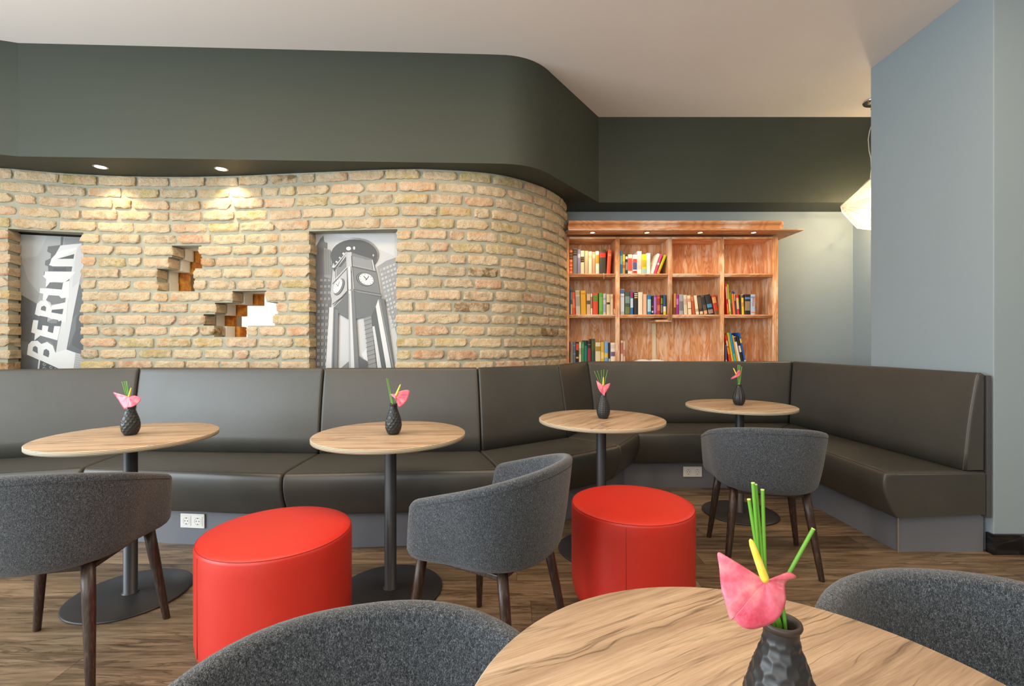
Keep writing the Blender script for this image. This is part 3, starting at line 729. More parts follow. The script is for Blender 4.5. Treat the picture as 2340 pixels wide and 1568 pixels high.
# sockets on the plinth
def socket(px, py, Y, ang, label):
    p = P(px, py, Y); t = thing('wall_socket', label, 'socket', (p.x, p.y, p.z), ang, 'white double sockets on the plinth')
    mb = MB(); mb.box((-.075, -.009, -.041), (.075, 0, .041)); mb.build('frame', M['white'], t, bevel=.003)
    for s in (-1, 1):
        mb = MB(); mb.box((s*.0355-.0275, -.011, -.0275), (s*.0355+.0275, -.0085, .0275)); u = mb.build('insert', M['white'], t, bevel=.001)
        mb = MB(); pts = []
        for k in range(24):
            a = 2*PI*k/24; pts.append([Vector((s*.0355+r*math.cos(a), y, r*math.sin(a))) for r, y in ((.0215, -.0115), (.0195, -.0122), (.0185, -.0112), (.018, -.0108), (0, -.0108))])
        mb.grid(pts, True, 0, True); mb.build('cup', plain('socket_grey', (205, 205, 200), .4), u)
        mb = MB()
        for dx in (-.0085, .0085): mb.tube([(s*.0355+dx, -.0109, 0), (s*.0355+dx, -.0116, 0)], .003, 8)
        mb.box((s*.0355-.003, -.0125, .0145), (s*.0355+.003, -.0105, .0185)); mb.box((s*.0355-.003, -.0125, -.0185), (s*.0355+.003, -.0105, -.0145)); mb.build('contact', M['hole'], u)
    return t
def plinth_at(px, extra=.002):
    k = (px-1170)/F
    pl = [FR[j]+MK[j]*.14 for j in range(8)]
    for a, b in zip(pl, pl[1:]):
        f0, f1 = a.x-k*a.y, b.x-k*b.y
        if f0 <= 0 < f1:
            q = a.lerp(b, -f0/(f1-f0)); d = b-a; return q.y-extra, math.atan2(d.y, d.x)
Yk, an = plinth_at(442); socket(442, 784+(CAMZ-.139)*F/Yk, Yk, an, 'white double wall socket between the leftmost table and left red pouf')
Yk, an = plinth_at(1582); socket(1582, 784+(CAMZ-.132)*F/Yk, Yk, an, 'white double wall socket on the plinth below the bookcase bench')
Yk, an = plinth_at(1247); socket(1247, 784+(CAMZ-.139)*F/Yk, Yk, an, 'white double wall socket mostly hidden behind the centre armchair')

# ------------------------------------------------------------------ tables
def make_table():
    t = thing('cafe_table', '', 'table')
    mb = MB(); mb.lathe([(0, .74), (.2, .74), (.346, .74), (.3485, .7385)], 96); mb.build('tabletop', M['oak'], t)
    mb = MB(); mb.lathe([(.3485, .7385), (.350, .737), (.350, .722), (.3485, .7205), (.2, .7205), (0, .7205)], 96); mb.build('edge_band', M['ply'], t)
    mb = MB(); mb.lathe([(0, .0), (.238, 0), (.242, .003), (.242, .007), (.236, .010), (.06, .012), (0, .0122)], 72); mb.build('base_plate', M['plate'], t)
    mb = MB(); mb.lathe([(.034, .012), (.034, .015), (.0275, .016), (.0275, .7205)], 32); mb.build('pole', M['black'], t)
    mb = MB(); mb.lathe([(.0, .708), (.10, .708), (.10, .7203), (0, .7203)], 24, sm=False); mb.build('mounting_plate', M['black'], t)
    return t
tab0 = make_table()
TAB = [(-1.766, 2.188, 12, 'round oak-topped cafe table at the far left'), (-.573, 2.229, 4, 'round oak-topped cafe table between the left pouf and centre armchair'),
       (.5035, 2.667, 52, 'round oak-topped cafe table behind the right red pouf'), (1.561, 3.240, 24, 'round oak-topped cafe table nearest the bookcase, behind an armchair'),
       (.285, .478, 27, 'large-looking round oak table in the right foreground, nearest the camera')]
tabs = []
for k, (x, y, a, lab) in enumerate(TAB):
    o = tab0 if k == 0 else copy_tree(tab0)
    o.location = (x, y, 0); o.rotation_euler = (0, 0, math.radians(a)); o['label'] = lab; o['group'] = 'round cafe tables'; tabs.append(o)
for c_ in tabs[4].children:
    if c_.name.startswith('base_plate'): c_.scale = (.6, .6, 1)

# ------------------------------------------------------------------ poufs
def make_pouf():
    t = thing('pouf', '', 'pouf'); r = .267
    prof = [(0, .463), (.12, .4625), (.20, .461), (.24, .459), (.255, .456), (.2615, .4525)]
    mb = MB(); mb.lathe(prof, 72); mb.build('seat_pad', M['red'], t)
    mb = MB(); mb.lathe([(.2615, .4525), (.2655, .447), (.267, .44), (.2675, .40), (.267, .20), (.2665, .12), (.263, .09), (.255, .062), (.246, .048), (.235, .042), (0, .042)], 72); b = mb.build('body', M['red'], t)
    mb = MB(); mb.lathe([(.2628+.0012*math.cos(a), .4510+.0012*math.sin(a)) for a in [2*PI*k/8 for k in range(9)]], 96); mb.build('top_seam', M['redthread'], b)
    mb = MB(); mb.tube([(.2672*math.cos(-2.25), .2672*math.sin(-2.25), z) for z in (.10, .2, .3, .44)], .0011, 5); mb.build('side_seam', M['redthread'], b)
    mb = MB(); mb.lathe([(0, 0), (.232, 0), (.232, .042), (0, .042)], 64, sm=False); mb.build('plinth', M['chrome'], t)
    return t
pf = make_pouf(); pf['label'] = 'red leather pouf at left, in front of the second table'; pf['group'] = 'round red leather poufs'; pf.location = (-.891, 1.797, 0)
pg = copy_tree(pf); pg['label'] = 'red leather pouf at right, partly hidden by the foreground table'; pg.location = (.534, 2.106, 0); pg.rotation_euler.z = .35

# ------------------------------------------------------------------ tub chairs
def make_chair():
    t = thing('tub_armchair', '', 'chair'); W, BD, AF, KK = .275, .255, .145, -.03
    nphi = 56; rows = []
    def plan(u):        # u in 0..1 from left arm tip to right arm tip; returns point and outward normal
        Ls = AF-KK; La = PI*(W+BD)/2*1.0; T = 2*Ls+La; s = u*T
        if s < Ls: return Vector((-W, AF-s)), Vector((-1, 0))
        if s > Ls+La: return Vector((W, KK+(s-Ls-La))), Vector((1, 0))
        a = PI*(s-Ls)/La; e = .86
        ca, sa = -math.cos(a), -math.sin(a)
        x = W*math.copysign(abs(ca)**e, ca); y = KK-BD*abs(sa)**e
        nx, ny = ca/W, sa/BD; l = math.hypot(nx, ny); return Vector((x, y)), Vector((nx/l, ny/l))
    th = .036
    us = [0, .004, .010, .018, .03]+[.05+.9*k/46 for k in range(47)]+[.97, .982, .990, .996, 1]
    for u in us:
        p, nn = plan(u); e = min(u, 1-u)
        f = max(0, (p.y-KK)/(AF-KK)) if p.y > KK else 0
        g = (p.y+KK+BD)/(AF+BD) if True else 0; g = min(1, max(0, (p.y-(KK-BD))/(AF-KK+BD)))
        zt = .748-.128*(g**1.05); zb = .412+.012*g
        q = 1-math.sqrt(max(0, 1-(1-min(e, .03)/.03)**2)); ins = .022*q
        zt -= ins*1.1; zb += ins*1.4; hw = th/2*(1-.75*q)
        row_ = []
        def pt(v, off):     # v 0 bottom..1 top
            f0 = .80+.12*min(1, f*1.5); fl = f0+(1-f0)*(max(0, v)**.62); z = zb+(zt-zb)*v
            cx = Vector((0, KK)); b = cx+(p-cx)*fl if p.y < KK else Vector((p.x*fl, p.y+.030*f*(1-v)))
            b = b+nn*off; return Vector((b.x, b.y, z))
        for v in (0.0, .03, .08, .16, .28, .42, .56, .70, .82, .92): row_.append(pt(v, hw-(.010 if v == 0 else .004 if v == .03 else 0)))
        for k in range(7):
            a = PI*k/6; q3 = pt(.965, math.cos(a)*hw); q3.z += math.sin(a)*hw*.75; row_.append(q3)
        for v in (.92, .82, .70, .56, .42, .28, .12, 0): row_.append(pt(v, -hw))
        rows.append(row_)
    mb = MB(); mb.grid(rows, False, 0, True); mb.poly(rows[0]); mb.poly(rows[-1][::-1])
    mb.add([r_[0] for r_ in rows]+[r_[-1] for r_ in rows], [(k, k+1, len(rows)+k+1, len(rows)+k) for k in range(len(rows)-1)], 0, True)
    sh = mb.build('shell', M['felt'], t)
    # seam just below the rim on the outside
    mb = MB(); mb.tube([r_[9]*1.0 for r_ in rows[4:-4]], .0010, 5); mb.build('rim_seam', plain('felt_seam', (52, 54, 57), .9), sh)
    # seat cushion
    pts = []; n_ = 48
    for k in range(n_):
        a = 2*PI*k/n_; ca, sa = math.cos(a), math.sin(a); e = .62
        x = .222*math.copysign(abs(ca)**e, ca); y = math.copysign(abs(sa)**e, sa); y = y*(.235 if y > 0 else .225)-.005
        if y < 0: x *= 1-.18*(y/.225)**2
        pts.append([Vector((x*s, y*s if y < 0 else y*s, z)) for s, z in ((.0, .402), (.93, .402), (.985, .408), (1.0, .425), (1.0, .450), (.985, .465), (.95, .473), (.8, .478), (.4, .481), (0, .482))])
    mb = MB(); mb.grid(pts, True, 0, True); mb.build('seat', M['felt'], t)
    mb = MB(); mb.box((-.185, -.17, .384), (.185, .185, .402)); mb.build('seat_frame', M['wenge'], t, bevel=.003)
    for sx in (-1, 1):
        for fy, tx, ty, bx, by in ((1, .185, .165, .235, .205), (-1, .165, -.155, .215, -.225)):
            a = Vector((sx*tx, ty, .415)); b = Vector((sx*bx, by, .0)); mb = MB()
            mb.tube([a, a.lerp(b, .3), a.lerp(b, .65), b+Vector((0,0,.004)), b], [.0215, .0205, .017, .0135, .012], 14, sq=.85)
            mb.build('leg', M['wenge'], t)
    return t
ch0 = make_chair()
CH = [(-1.655, 1.755, 100.5, 'grey felt armchair seen from behind at the left edge'),
      (-.085, 1.785, 150, 'grey felt armchair seen from its side at the centre, facing left'),
      (1.36, 2.58, 76, 'grey felt armchair with back to camera below the bookcase'),
      (-.165, .473, -74, 'grey felt armchair cropped by the bottom edge, left of the foreground table'),
      (.735, .583, -99, 'grey felt armchair at the lower right corner, beyond the foreground table')]
chairs = []
for k, (x, y, a, lab) in enumerate(CH):
    o = ch0 if k == 0 else copy_tree(ch0)
    o.location = (x, y, 0); o.rotation_euler = (0, 0, math.radians(a-90)); o['label'] = lab; o['group'] = 'grey felt tub armchairs'; chairs.append(o)

# ------------------------------------------------------------------ vases, flowers, stems
def vase(name, kind):
    t = thing(name, '', 'vase')
    prof = [(0, 0), (.022, 0), (.0245, .002)]
    key = [(.0245, .002), (.031, .012), (.0365, .028), (.038, .045), (.0365, .060), (.0325, .078), (.0265, .098), (.0205, .116), (.0170, .128), (.0165, .134)]
    for k in range(len(key)-1):
        for j in range(8):
            t_ = j/8.0; p0 = key[max(0, k-1)]; p3 = key[min(len(key)-1, k+2)]
            prof.append(crom(p0, key[k], key[k+1], p3, t_))
    prof.append(key[-1]); n0 = len(prof)
    def rf(r, z, th):
        if r < .016 or z < .003 or z > .131: return r
        fade = min(1, (z-.003)/.01)*min(1, (.131-z)/.012)
        if kind == 'rib': return r*(1+.05*math.cos(12*th)*fade)
        if kind == 'grid':
            a = abs(math.cos(th*9)); b = abs(math.cos(z*PI/.0105)); return r-.0022*fade*(a*b)**.7
        # honeycomb facets
        nu = 12; rowh = .0122; rr = z/rowh; best = 9
        for j in (math.floor(rr)-1, math.floor(rr), math.floor(rr)+1):
            v = (z-(j+.5)*rowh)/.0078; u = (th/(2*PI)*nu+(.5 if j % 2 else 0)); du = (u-math.floor(u)-.5)*2*PI*r/nu/.0088
            best = min(best, du*du+v*v)
        return r-.0024*fade*max(0, 1-best)**.8
    mb = MB(); mb.lathe(prof, 132 if kind != 'rib' else 96, rf=rf); mb.build('body', M['vase'], t)
    mb = MB(); mb.lathe([(.0165, .134), (.0185, .1365), (.0195, .139), (.0190, .1415), (.0170, .1425), (.0148, .141), (.0138, .137), (.0135, .12), (.016, .10), (.018, .08), (0, .06)], 48); mb.build('rim', M['vaseclay'], t)
    return t
VP = [(-1.766, 2.188), (-.553, 2.205), (.515, 2.667), (1.553, 3.235), (.2745, .482)]
vlab = ['black dimpled vase on the leftmost cafe table', 'black dimpled vase on the table left of the centre armchair', 'black vase with small square dimples on the table behind the right pouf',
        'black vertically ribbed vase on the table nearest the bookcase', 'large-looking black honeycomb vase on the foreground table']
vh = vase('bud_vase', 'hex'); vg = vase('bud_vase', 'grid'); vr = vase('bud_vase', 'rib')
vs_ = [vh, copy_tree(vh), vg, vr, copy_tree(vh)]
for k, o in enumerate(vs_):
    o.location = (VP[k][0], VP[k][1], .74); o['label'] = vlab[k]; o['group'] = 'black bud vases'; o.rotation_euler.z = k*.37
vs_[4].rotation_euler.z = .2
def flower(k, org, sc, outline, att, sp, Y, label, bulge=.25, curl=0):
    vx, vy = VP[k]; base = Vector((vx, vy, .74))
    t = thing('anthurium', label, 'flower', (vx, vy, .80), 0, 'pink anthurium flowers')
    o3 = Vector((vx, vy, .80))
    def W(x, y, dy=0):
        px, py = org[0]+x/sc, org[1]+y/sc; q = P(px, py, Y+dy); return q-o3
    s_ = Y/F/sc; n_ = len(outline); nr = 9
    size = max(math.hypot(x-att[0], y-att[1]) for x, y in outline)*s_
    # resample outline smoothly
    ol = []
    for i in range(n_):
        p0, p1, p2, p3 = outline[i-1], outline[i], outline[(i+1) % n_], outline[(i+2) % n_]
        for j in range(5): ol.append(crom(p0, p1, p2, p3, j/5.0))
    rows = []
    for x, y in ol:
        row_ = []
        d = math.hypot(x-att[0], y-att[1])*s_; ang = math.atan2(y-att[1], x-att[0])
        for r in range(nr+1):
            f = r/nr; dy = bulge*size*(-math.sin(f*PI*.5)*.6*max(0, math.sin(ang))+f*f*.35*(1-math.sin(ang)))+.012*size*math.sin(ang*9)*f
            row_.append(W(att[0]+(x-att[0])*f, att[1]+(y-att[1])*f, dy))
        rows.append(row_)
    mb = MB(); mb.grid(rows, True, 0, True); o = mb.build('spathe', M['pink'], t, fixn=False)
    so = o.modifiers.new('s', 'SOLIDIFY'); so.thickness = .0007; so.offset = 0
    a, b = W(att[0], att[1], -.001), W(sp[0], sp[1], -.006*size/.05); L = (b-a).length
    mb = MB(); mb.tube([a, a.lerp(b, .1), a.lerp(b, .5), a.lerp(b, .85), a.lerp(b, .96), b], [L*.07, L*.085, L*.075, L*.06, L*.04, L*.008], 12); mb.build('spadix', M['spadix'], t)
    mb = MB(); q0 = W(att[0], att[1], .002); mb.tube([q0, q0.lerp(Vector((0, .002, .075)), .4)+Vector((.002, .004, .004)), Vector((.002, .004, .075)), Vector((0, 0, -.035))], .0016, 8); mb.build('stalk', M['stem'], t)
    return t
c6 = ((0, 830), 2.1243); c7 = ((640, 830), 2.1243); c8 = ((1200, 820), 2.613); c9 = ((1600, 1080), 3.213)
flower(0, *c6, [(550,142),(580,152),(608,160),(628,162),(655,158),(683,170),(676,190),(645,212),(618,216),(605,224),(590,205),(575,180)], (625,163), (637,120), 2.17, 'pink anthurium in the vase on the leftmost table')
flower(1, *c7, [(535,152),(560,148),(578,138),(605,131),(628,134),(626,158),(612,188),(592,208),(576,212),(566,190),(556,170)], (562,158), (585,103), 2.19, 'pink anthurium leaning right in the vase left of the centre armchair')
flower(2, *c8, [(425,130),(440,148),(458,160),(480,160),(508,146),(500,172),(488,192),(478,205),(473,222),(458,208),(443,190),(433,165)], (466,160), (468,108), 2.65, 'small pink anthurium in the vase behind the right pouf')
flower(3, *c8, [(1228,122),(1238,108),(1254,98),(1264,78),(1276,68),(1288,74),(1286,94),(1274,108),(1258,112),(1244,118)], (1262,94), (1243,55), 3.215, 'small pale pink anthurium in the ribbed vase')
flower(4, *c9, [(128,590),(190,615),(265,660),(340,705),(425,765),(495,788),(560,790),(612,785),(625,742),(660,735),(705,768),(650,785),(622,830),(628,940),(600,1030),(550,1090),(480,1125),(380,1150),(300,1130),(245,1075),(220,1080),(190,980),(155,860),(140,700)], (480,797), (368,488), .462, 'large pink anthurium in the foreground vase', .32)
def stems(k, org, sc, lines, Y, w_, glabel, group):
    vx, vy = VP[k]
    for j, (x0, y0, x1, y1, lab) in enumerate(lines):
        a = P(org[0]+x0/sc, org[1]+y0/sc, Y); b = P(org[0]+x1/sc, org[1]+y1/sc, Y)
        t = thing('green_stem', lab or glabel, 'stem', (vx, vy, .80), 0, group); o3 = Vector((vx, vy, .80))
        foot = Vector((vx+(j-1.5)*.003, vy+(.004 if j % 2 else -.003), .815)); mouth = Vector((vx+(b.x-vx)*.3+(j-1.5)*.0016, vy+.002, .882))
        a = a+Vector((0, (j % 3)*.002, 0))
        mb = MB(); mb.tube([foot-o3, mouth-o3, b-o3, a.lerp(b, .5)-o3, a-o3], w_, 8, cap=False); mb.build('stalk', M['stem'], t)
        d = (a-b).normalized(); mb = MB(); mb.tube([a-o3-d*.0004, a-o3+d*.0006], w_*1.02, 8); mb.build('cut_end', M['stemlight'], t)
stems(0, *c6, [(593,92,612,158,'leftmost thin green stem in the vase on the leftmost table'), (602,90,617,158,'second green stem from left in the vase on the leftmost table'), (609,88,620,158,'third green stem from left in the vase on the leftmost table'), (617,91,624,158,'rightmost green stem in the vase on the leftmost table')], 2.192, .0017, 'thin green stem in the vase on the leftmost table', 'green stems in the leftmost vase')
stems(1, *c7, [(517,74,540,190,'left of two green stems in the vase left of the centre armchair'), (523,78,545,190,'right of two green stems in the vase left of the centre armchair')], 2.215, .0019, 'green stem in the vase left of the centre armchair', 'green stems in the second vase')
stems(2, *c8, [(414,75,452,165,'leftmost fanned green stem in the vase behind the right pouf'), (432,72,460,165,'second fanned green stem from left, vase behind the right pouf'), (455,70,462,165,'middle green stem in the vase behind the right pouf'), (470,66,466,165,'tallest green stem in the vase behind the right pouf'), (492,70,470,165,'rightmost slanting green stem in the vase behind the right pouf')], 2.675, .0014, 'thin green stem in the vase behind the right pouf', 'green stems in the square-dimpled vase')
stems(3, *c8, [(1270,38,1272,130,'leftmost green stem in the ribbed vase'), (1278,37,1276,130,'second green stem from left in the ribbed vase'), (1286,40,1280,130,'third green stem from left in the ribbed vase'), (1294,48,1284,130,'rightmost, shortest green stem in the ribbed vase')], 3.24, .0026, 'green stem in the ribbed vase', 'green stems in the ribbed vase')
stems(4, *c9, [(388,78,430,640,'thin dark green stem behind the others in the foreground vase'), (365,203,425,620,'shortest upright green stem in the foreground vase'), (420,98,455,660,'tallest thick green stem in the foreground vase'),
   (457,128,475,700,'rightmost upright green stem in the foreground vase'), (840,420,590,850,'lone slanting green stem leaning right in the foreground vase')], .487, .0019, '', None)

# ------------------------------------------------------------------ soffit downlights and pendant lamp
def downlight(x, y, label, rot, e):
    t = thing('downlight', label, 'lamp', (x, y, SOF), 0, 'recessed downlights in the bulkhead')
    mb = MB(); mb.lathe([(.034, -.001), (.045, -.0015), (.046, .0), (.034, .0), (.034, -.001)], 32); mb.build('trim_ring', M['alu'], t)
    mb = MB(); mb.lathe([(.034, -.0008), (0, -.0008)], 32); mb.build('lens', glow('warm_lens', (255, 236, 196), 14), t)
    l = lamp('downlight_beam', 'SPOT', (x, y, SOF-.012), e, (1, .74, .46), rot, spot_size=math.radians(100), spot_blend=.55, shadow_soft_size=.02)
    return t
d1 = downlight(-2.96, 3.40, 'recessed downlight at left, above the brick wall', (math.radians(14), 0, 0), 9)
d2 = downlight(-2.116, 3.44, 'recessed downlight at right of the two, above the wall holes', (math.radians(16), 0, math.radians(-6)), 13)
# pendant
lp = thing('pendant_lamp', 'faceted white pendant lamp half hidden behind the blue wall', 'lamp', (3.03, 3.967, CEIL))
mb = MB(); mb.lathe([(0, -.001), (.072, -.001), (.076, -.006), (.074, -.016), (.062, -.030), (.04, -.040), (0, -.046)], 40); cp = mb.build('canopy', M['chrome'], lp)
mb = MB(); mb.lathe([(.0, -.045), (.010, -.048), (.017, -.058), (.018, -.066), (.014, -.078), (0, -.084)], 24); mb.build('knob', M['chrome'], cp)
cx, cz = 3.075-3.03, 2.30-CEIL
cab = []
for k, (px, py) in enumerate(((1991, 255), (1992, 285), (1987, 300), (1984, 318), (1986, 345), (1990, 362), (1991, 385), (1989, 405), (1993, 424), (1998, 440))):
    q = P(px, py, 3.967); cab.append(q-Vector((3.03, 3.967, CEIL)))
cab = [Vector((0, 0, -.08))]+cab
mb = MB(); mb.tube(cab, .0032, 8); mb.build('cable', plain('clear_cable', (215, 205, 185), .3), lp)
def Q(px, py, dy): q = P(px, py, 3.967); return Vector((q.x-3.03, dy, q.z-CEIL))
ring = []
tips = [Q(1917, 473, -.02), Q(1962, 423, -.13), Q(2010, 424, .10), Q(2062, 430, -.02), Q(2098, 470, .05), Q(2060, 515, .12), Q(1993, 520, -.12), Q(1962, 521, .02)]
mid_f = [Q(1975, 462, -.28), Q(2040, 468, -.27), Q(2000, 500, -.24)]; mid_b = [Q(1975, 465, .27), Q(2045, 466, .26), Q(2010, 500, .25)]
top = Q(2000, 418, 0); bot = Q(2010, 528, 0)
bm = bmesh.new()
for p in tips+mid_f+mid_b+[top, bot]: bm.verts.new(p)
bmesh.ops.convex_hull(bm, input=bm.verts)
me = bpy.data.meshes.new('shade'); bm.to_mesh(me); bm.free(); me.materials.append(M['shade'])
o = bpy.data.objects.new('lamp_shade', me); C.objects.link(o); o.parent = lp
mb = MB()
for e in me.edges:
    a, b = me.vertices[e.vertices[0]].co, me.vertices[e.vertices[1]].co; mb.tube([a, b], .0016, 5)
mb.build('seam', plain('clear_seam', (236, 226, 212), .4), o, weld=False)
# crossing inner facets and ribs
mb = MB()
for a, b, c_ in ((0, 1, 8), (0, 7, 10), (1, 8, 9), (7, 6, 10), (0, 8, 10)):
    al = tips+mid_f; mb.add([al[a]*.97, al[b]*.93, al[c_]*.95], [(0,1,2)])
q = mb.build('inner_facet', M['shade'], lp, weld=False); q.location = Vector((cx*.0, 0, -.03))
mb = MB(); mb.lathe([(0, .05), (.02, .045), (.032, .02), (.034, 0), (.028, -.02), (0, -.034)], 24, c=(2.995-3.03+.08, 0, cz+.03)); mb.build('bulb', glow('warm_bulb', (255, 226, 180), 30), lp)
lamp('pendant_light', 'POINT', (3.09, 3.967, 2.30), 38, (1, .72, .42), shadow_soft_size=.03)

# ------------------------------------------------------------------ bookcase
BY, BB = 4.282, 4.548
bx = lambda px: (px-1170)/F*BY
bz = lambda py: CAMZ-(py-784)/F*BY
bc = thing('bookcase', 'limed pine bookcase with lit cornice against the blue rear wall', 'bookcase', (1.45, BY, 0)); ob = Vector((1.45, BY, 0))
def bbox(x0, x1, z0, z1, y0=BY, y1=BB-.012, mb=None):
    mb = mb or MB(); mb.box((x0-ob.x, y0-ob.y, z0), (x1-ob.x, y1-ob.y, z1)); return mb
TOP = bz(541)
def upright(name, x0, x1, z0):
    mb = bbox(x0+.002, x1-.002, z0, TOP, BY+.012)
    w_ = x1-x0
    for k, (c_, r) in enumerate(((.2, .2), (.5, .26), (.8, .2))):
        mb.tube([(x0+w_*c_-ob.x, BY+.010-ob.y, z0), (x0+w_*c_-ob.x, BY+.010-ob.y, TOP)], w_*r*.9, 10)
    return mb.build(name, M['pinev'], bc)
cells = [(bx(1301), bx(1406.5)), (bx(1417), bx(1527)), (bx(1537), bx(1646)), (bx(1656), bx(1766))]
upright('side_panel', .494, cells[0][0], 0); upright('side_panel', cells[3][1], bx(1779), 0)
upright('divider', cells[0][1], cells[1][0], 0); upright('divider', cells[1][1], cells[2][0], bz(732)); upright('divider', cells[2][1], cells[3][0], 0)
SH = [bz(625), bz(718.8), .985]
def shelf(x0, x1, z, name='shelf'):
    mb = bbox(x0, x1, z-.030, z, BY+.012)
    mb.tube([(x0-ob.x, BY+.012-ob.y, z-.010), (x1-ob.x, BY+.012-ob.y, z-.010)], .0095, 10); mb.tube([(x0-ob.x, BY+.014-ob.y, z-.023), (x1-ob.x, BY+.014-ob.y, z-.023)], .007, 10)
    return mb.build(name, M['pineh'], bc)
for k, (a, b) in enumerate(cells):
    for z in SH[:2]: shelf(a, b, z)
shelf(cells[0][0], cells[0][1], SH[2]); shelf(cells[3][0], cells[3][1], SH[2]); shelf(cells[1][0], cells[2][1], SH[2])
bbox(.494, bx(1779), 0, TOP, BB-.012, BB).build('back_board', M['pinev'], bc)
bbox(cells[0][0], cells[3][1], TOP-.02, TOP, BY+.004).build('top_board', M['pineh'], bc)
# small support rail below the short divider
bbox(cells[1][0]+.33, cells[2][0]-.001, bz(735), bz(731), BY+.02).build('support_rail', M['pineh'], bc)
# cornice: wide flat board with crown moulding on top
LY = 4.12; LZ = bz(536)
x1 = (1838-1170)/F*LY
bbox(.494, x1, LZ, LZ+.012, LY, BB).build('cornice_board', M['pineh'], bc, bevel=.002)
prof = [(0, .012), (0, .019), (.007, .021), (.007, .028), (.001, .031), (.003, .042), (.010, .053), (.022, .062), (.031, .065), (.031, .071), (.036, .074), (.036, .085), (.031, .089)]
X1 = (1806-1170)/F*LY; mb = MB(); rows = []
for x, k in ((.494, 0), (X1-.065, 0), (X1, .085)):
    rows.append([Vector((x-ob.x-(.036-dy if k == 0 and x > 1 else 0)*.0, LY+.05-dy-ob.y+k, LZ+z)) for dy, z in prof])
mb.grid(rows, False, 0, False)
rb_ = [[Vector((r_[0].x, .20, r_[0].z)) for r_ in rows], [Vector((r_[-1].x, .20, r_[-1].z)) for r_ in rows]]
mb.grid([[rows[k][-1], rb_[1][k]] for k in range(3)], False, 0, False)
mb.poly(rows[-1]+[rb_[1][2], rb_[0][2]])
mb.build('crown_moulding', M['pineh'], bc)
for px in (1354, 1478.5, 1600, 1722):
    p = P(px, 532.5, 4.20); q = Vector((p.x-ob.x, 4.20-ob.y, LZ))
    mb = MB(); mb.lathe([(.021, -.0006), (.030, -.0006), (.031, -.004), (.022, -.005), (.021, -.0006)], 24, c=q); s_ = mb.build('spotlight', plain('brass_ring', (190, 150, 90), .3, .8), bc)
    mb = MB(); mb.lathe([(0, -.002), (.021, -.002)], 24, c=q); mb.build('lens', glow('warm_spot_lens', (255, 232, 190), 16), s_)
    lamp('bookcase_spot', 'SPOT', (p.x, 4.20, LZ-.012), 4.2, (1, .72, .45), (math.radians(8), 0, 0), spot_size=math.radians(125), spot_blend=.8, shadow_soft_size=.02)
# pale cable channel on the back board
mb = MB(); mb.box((bx(1508)-ob.x-.0, BB-.030-ob.y, .985), (bx(1508)+.036-ob.x, BB-.0122-ob.y, bz(736))); mb.build('cable_channel', plain('cream_plastic', (222, 205, 170), .5), bc)

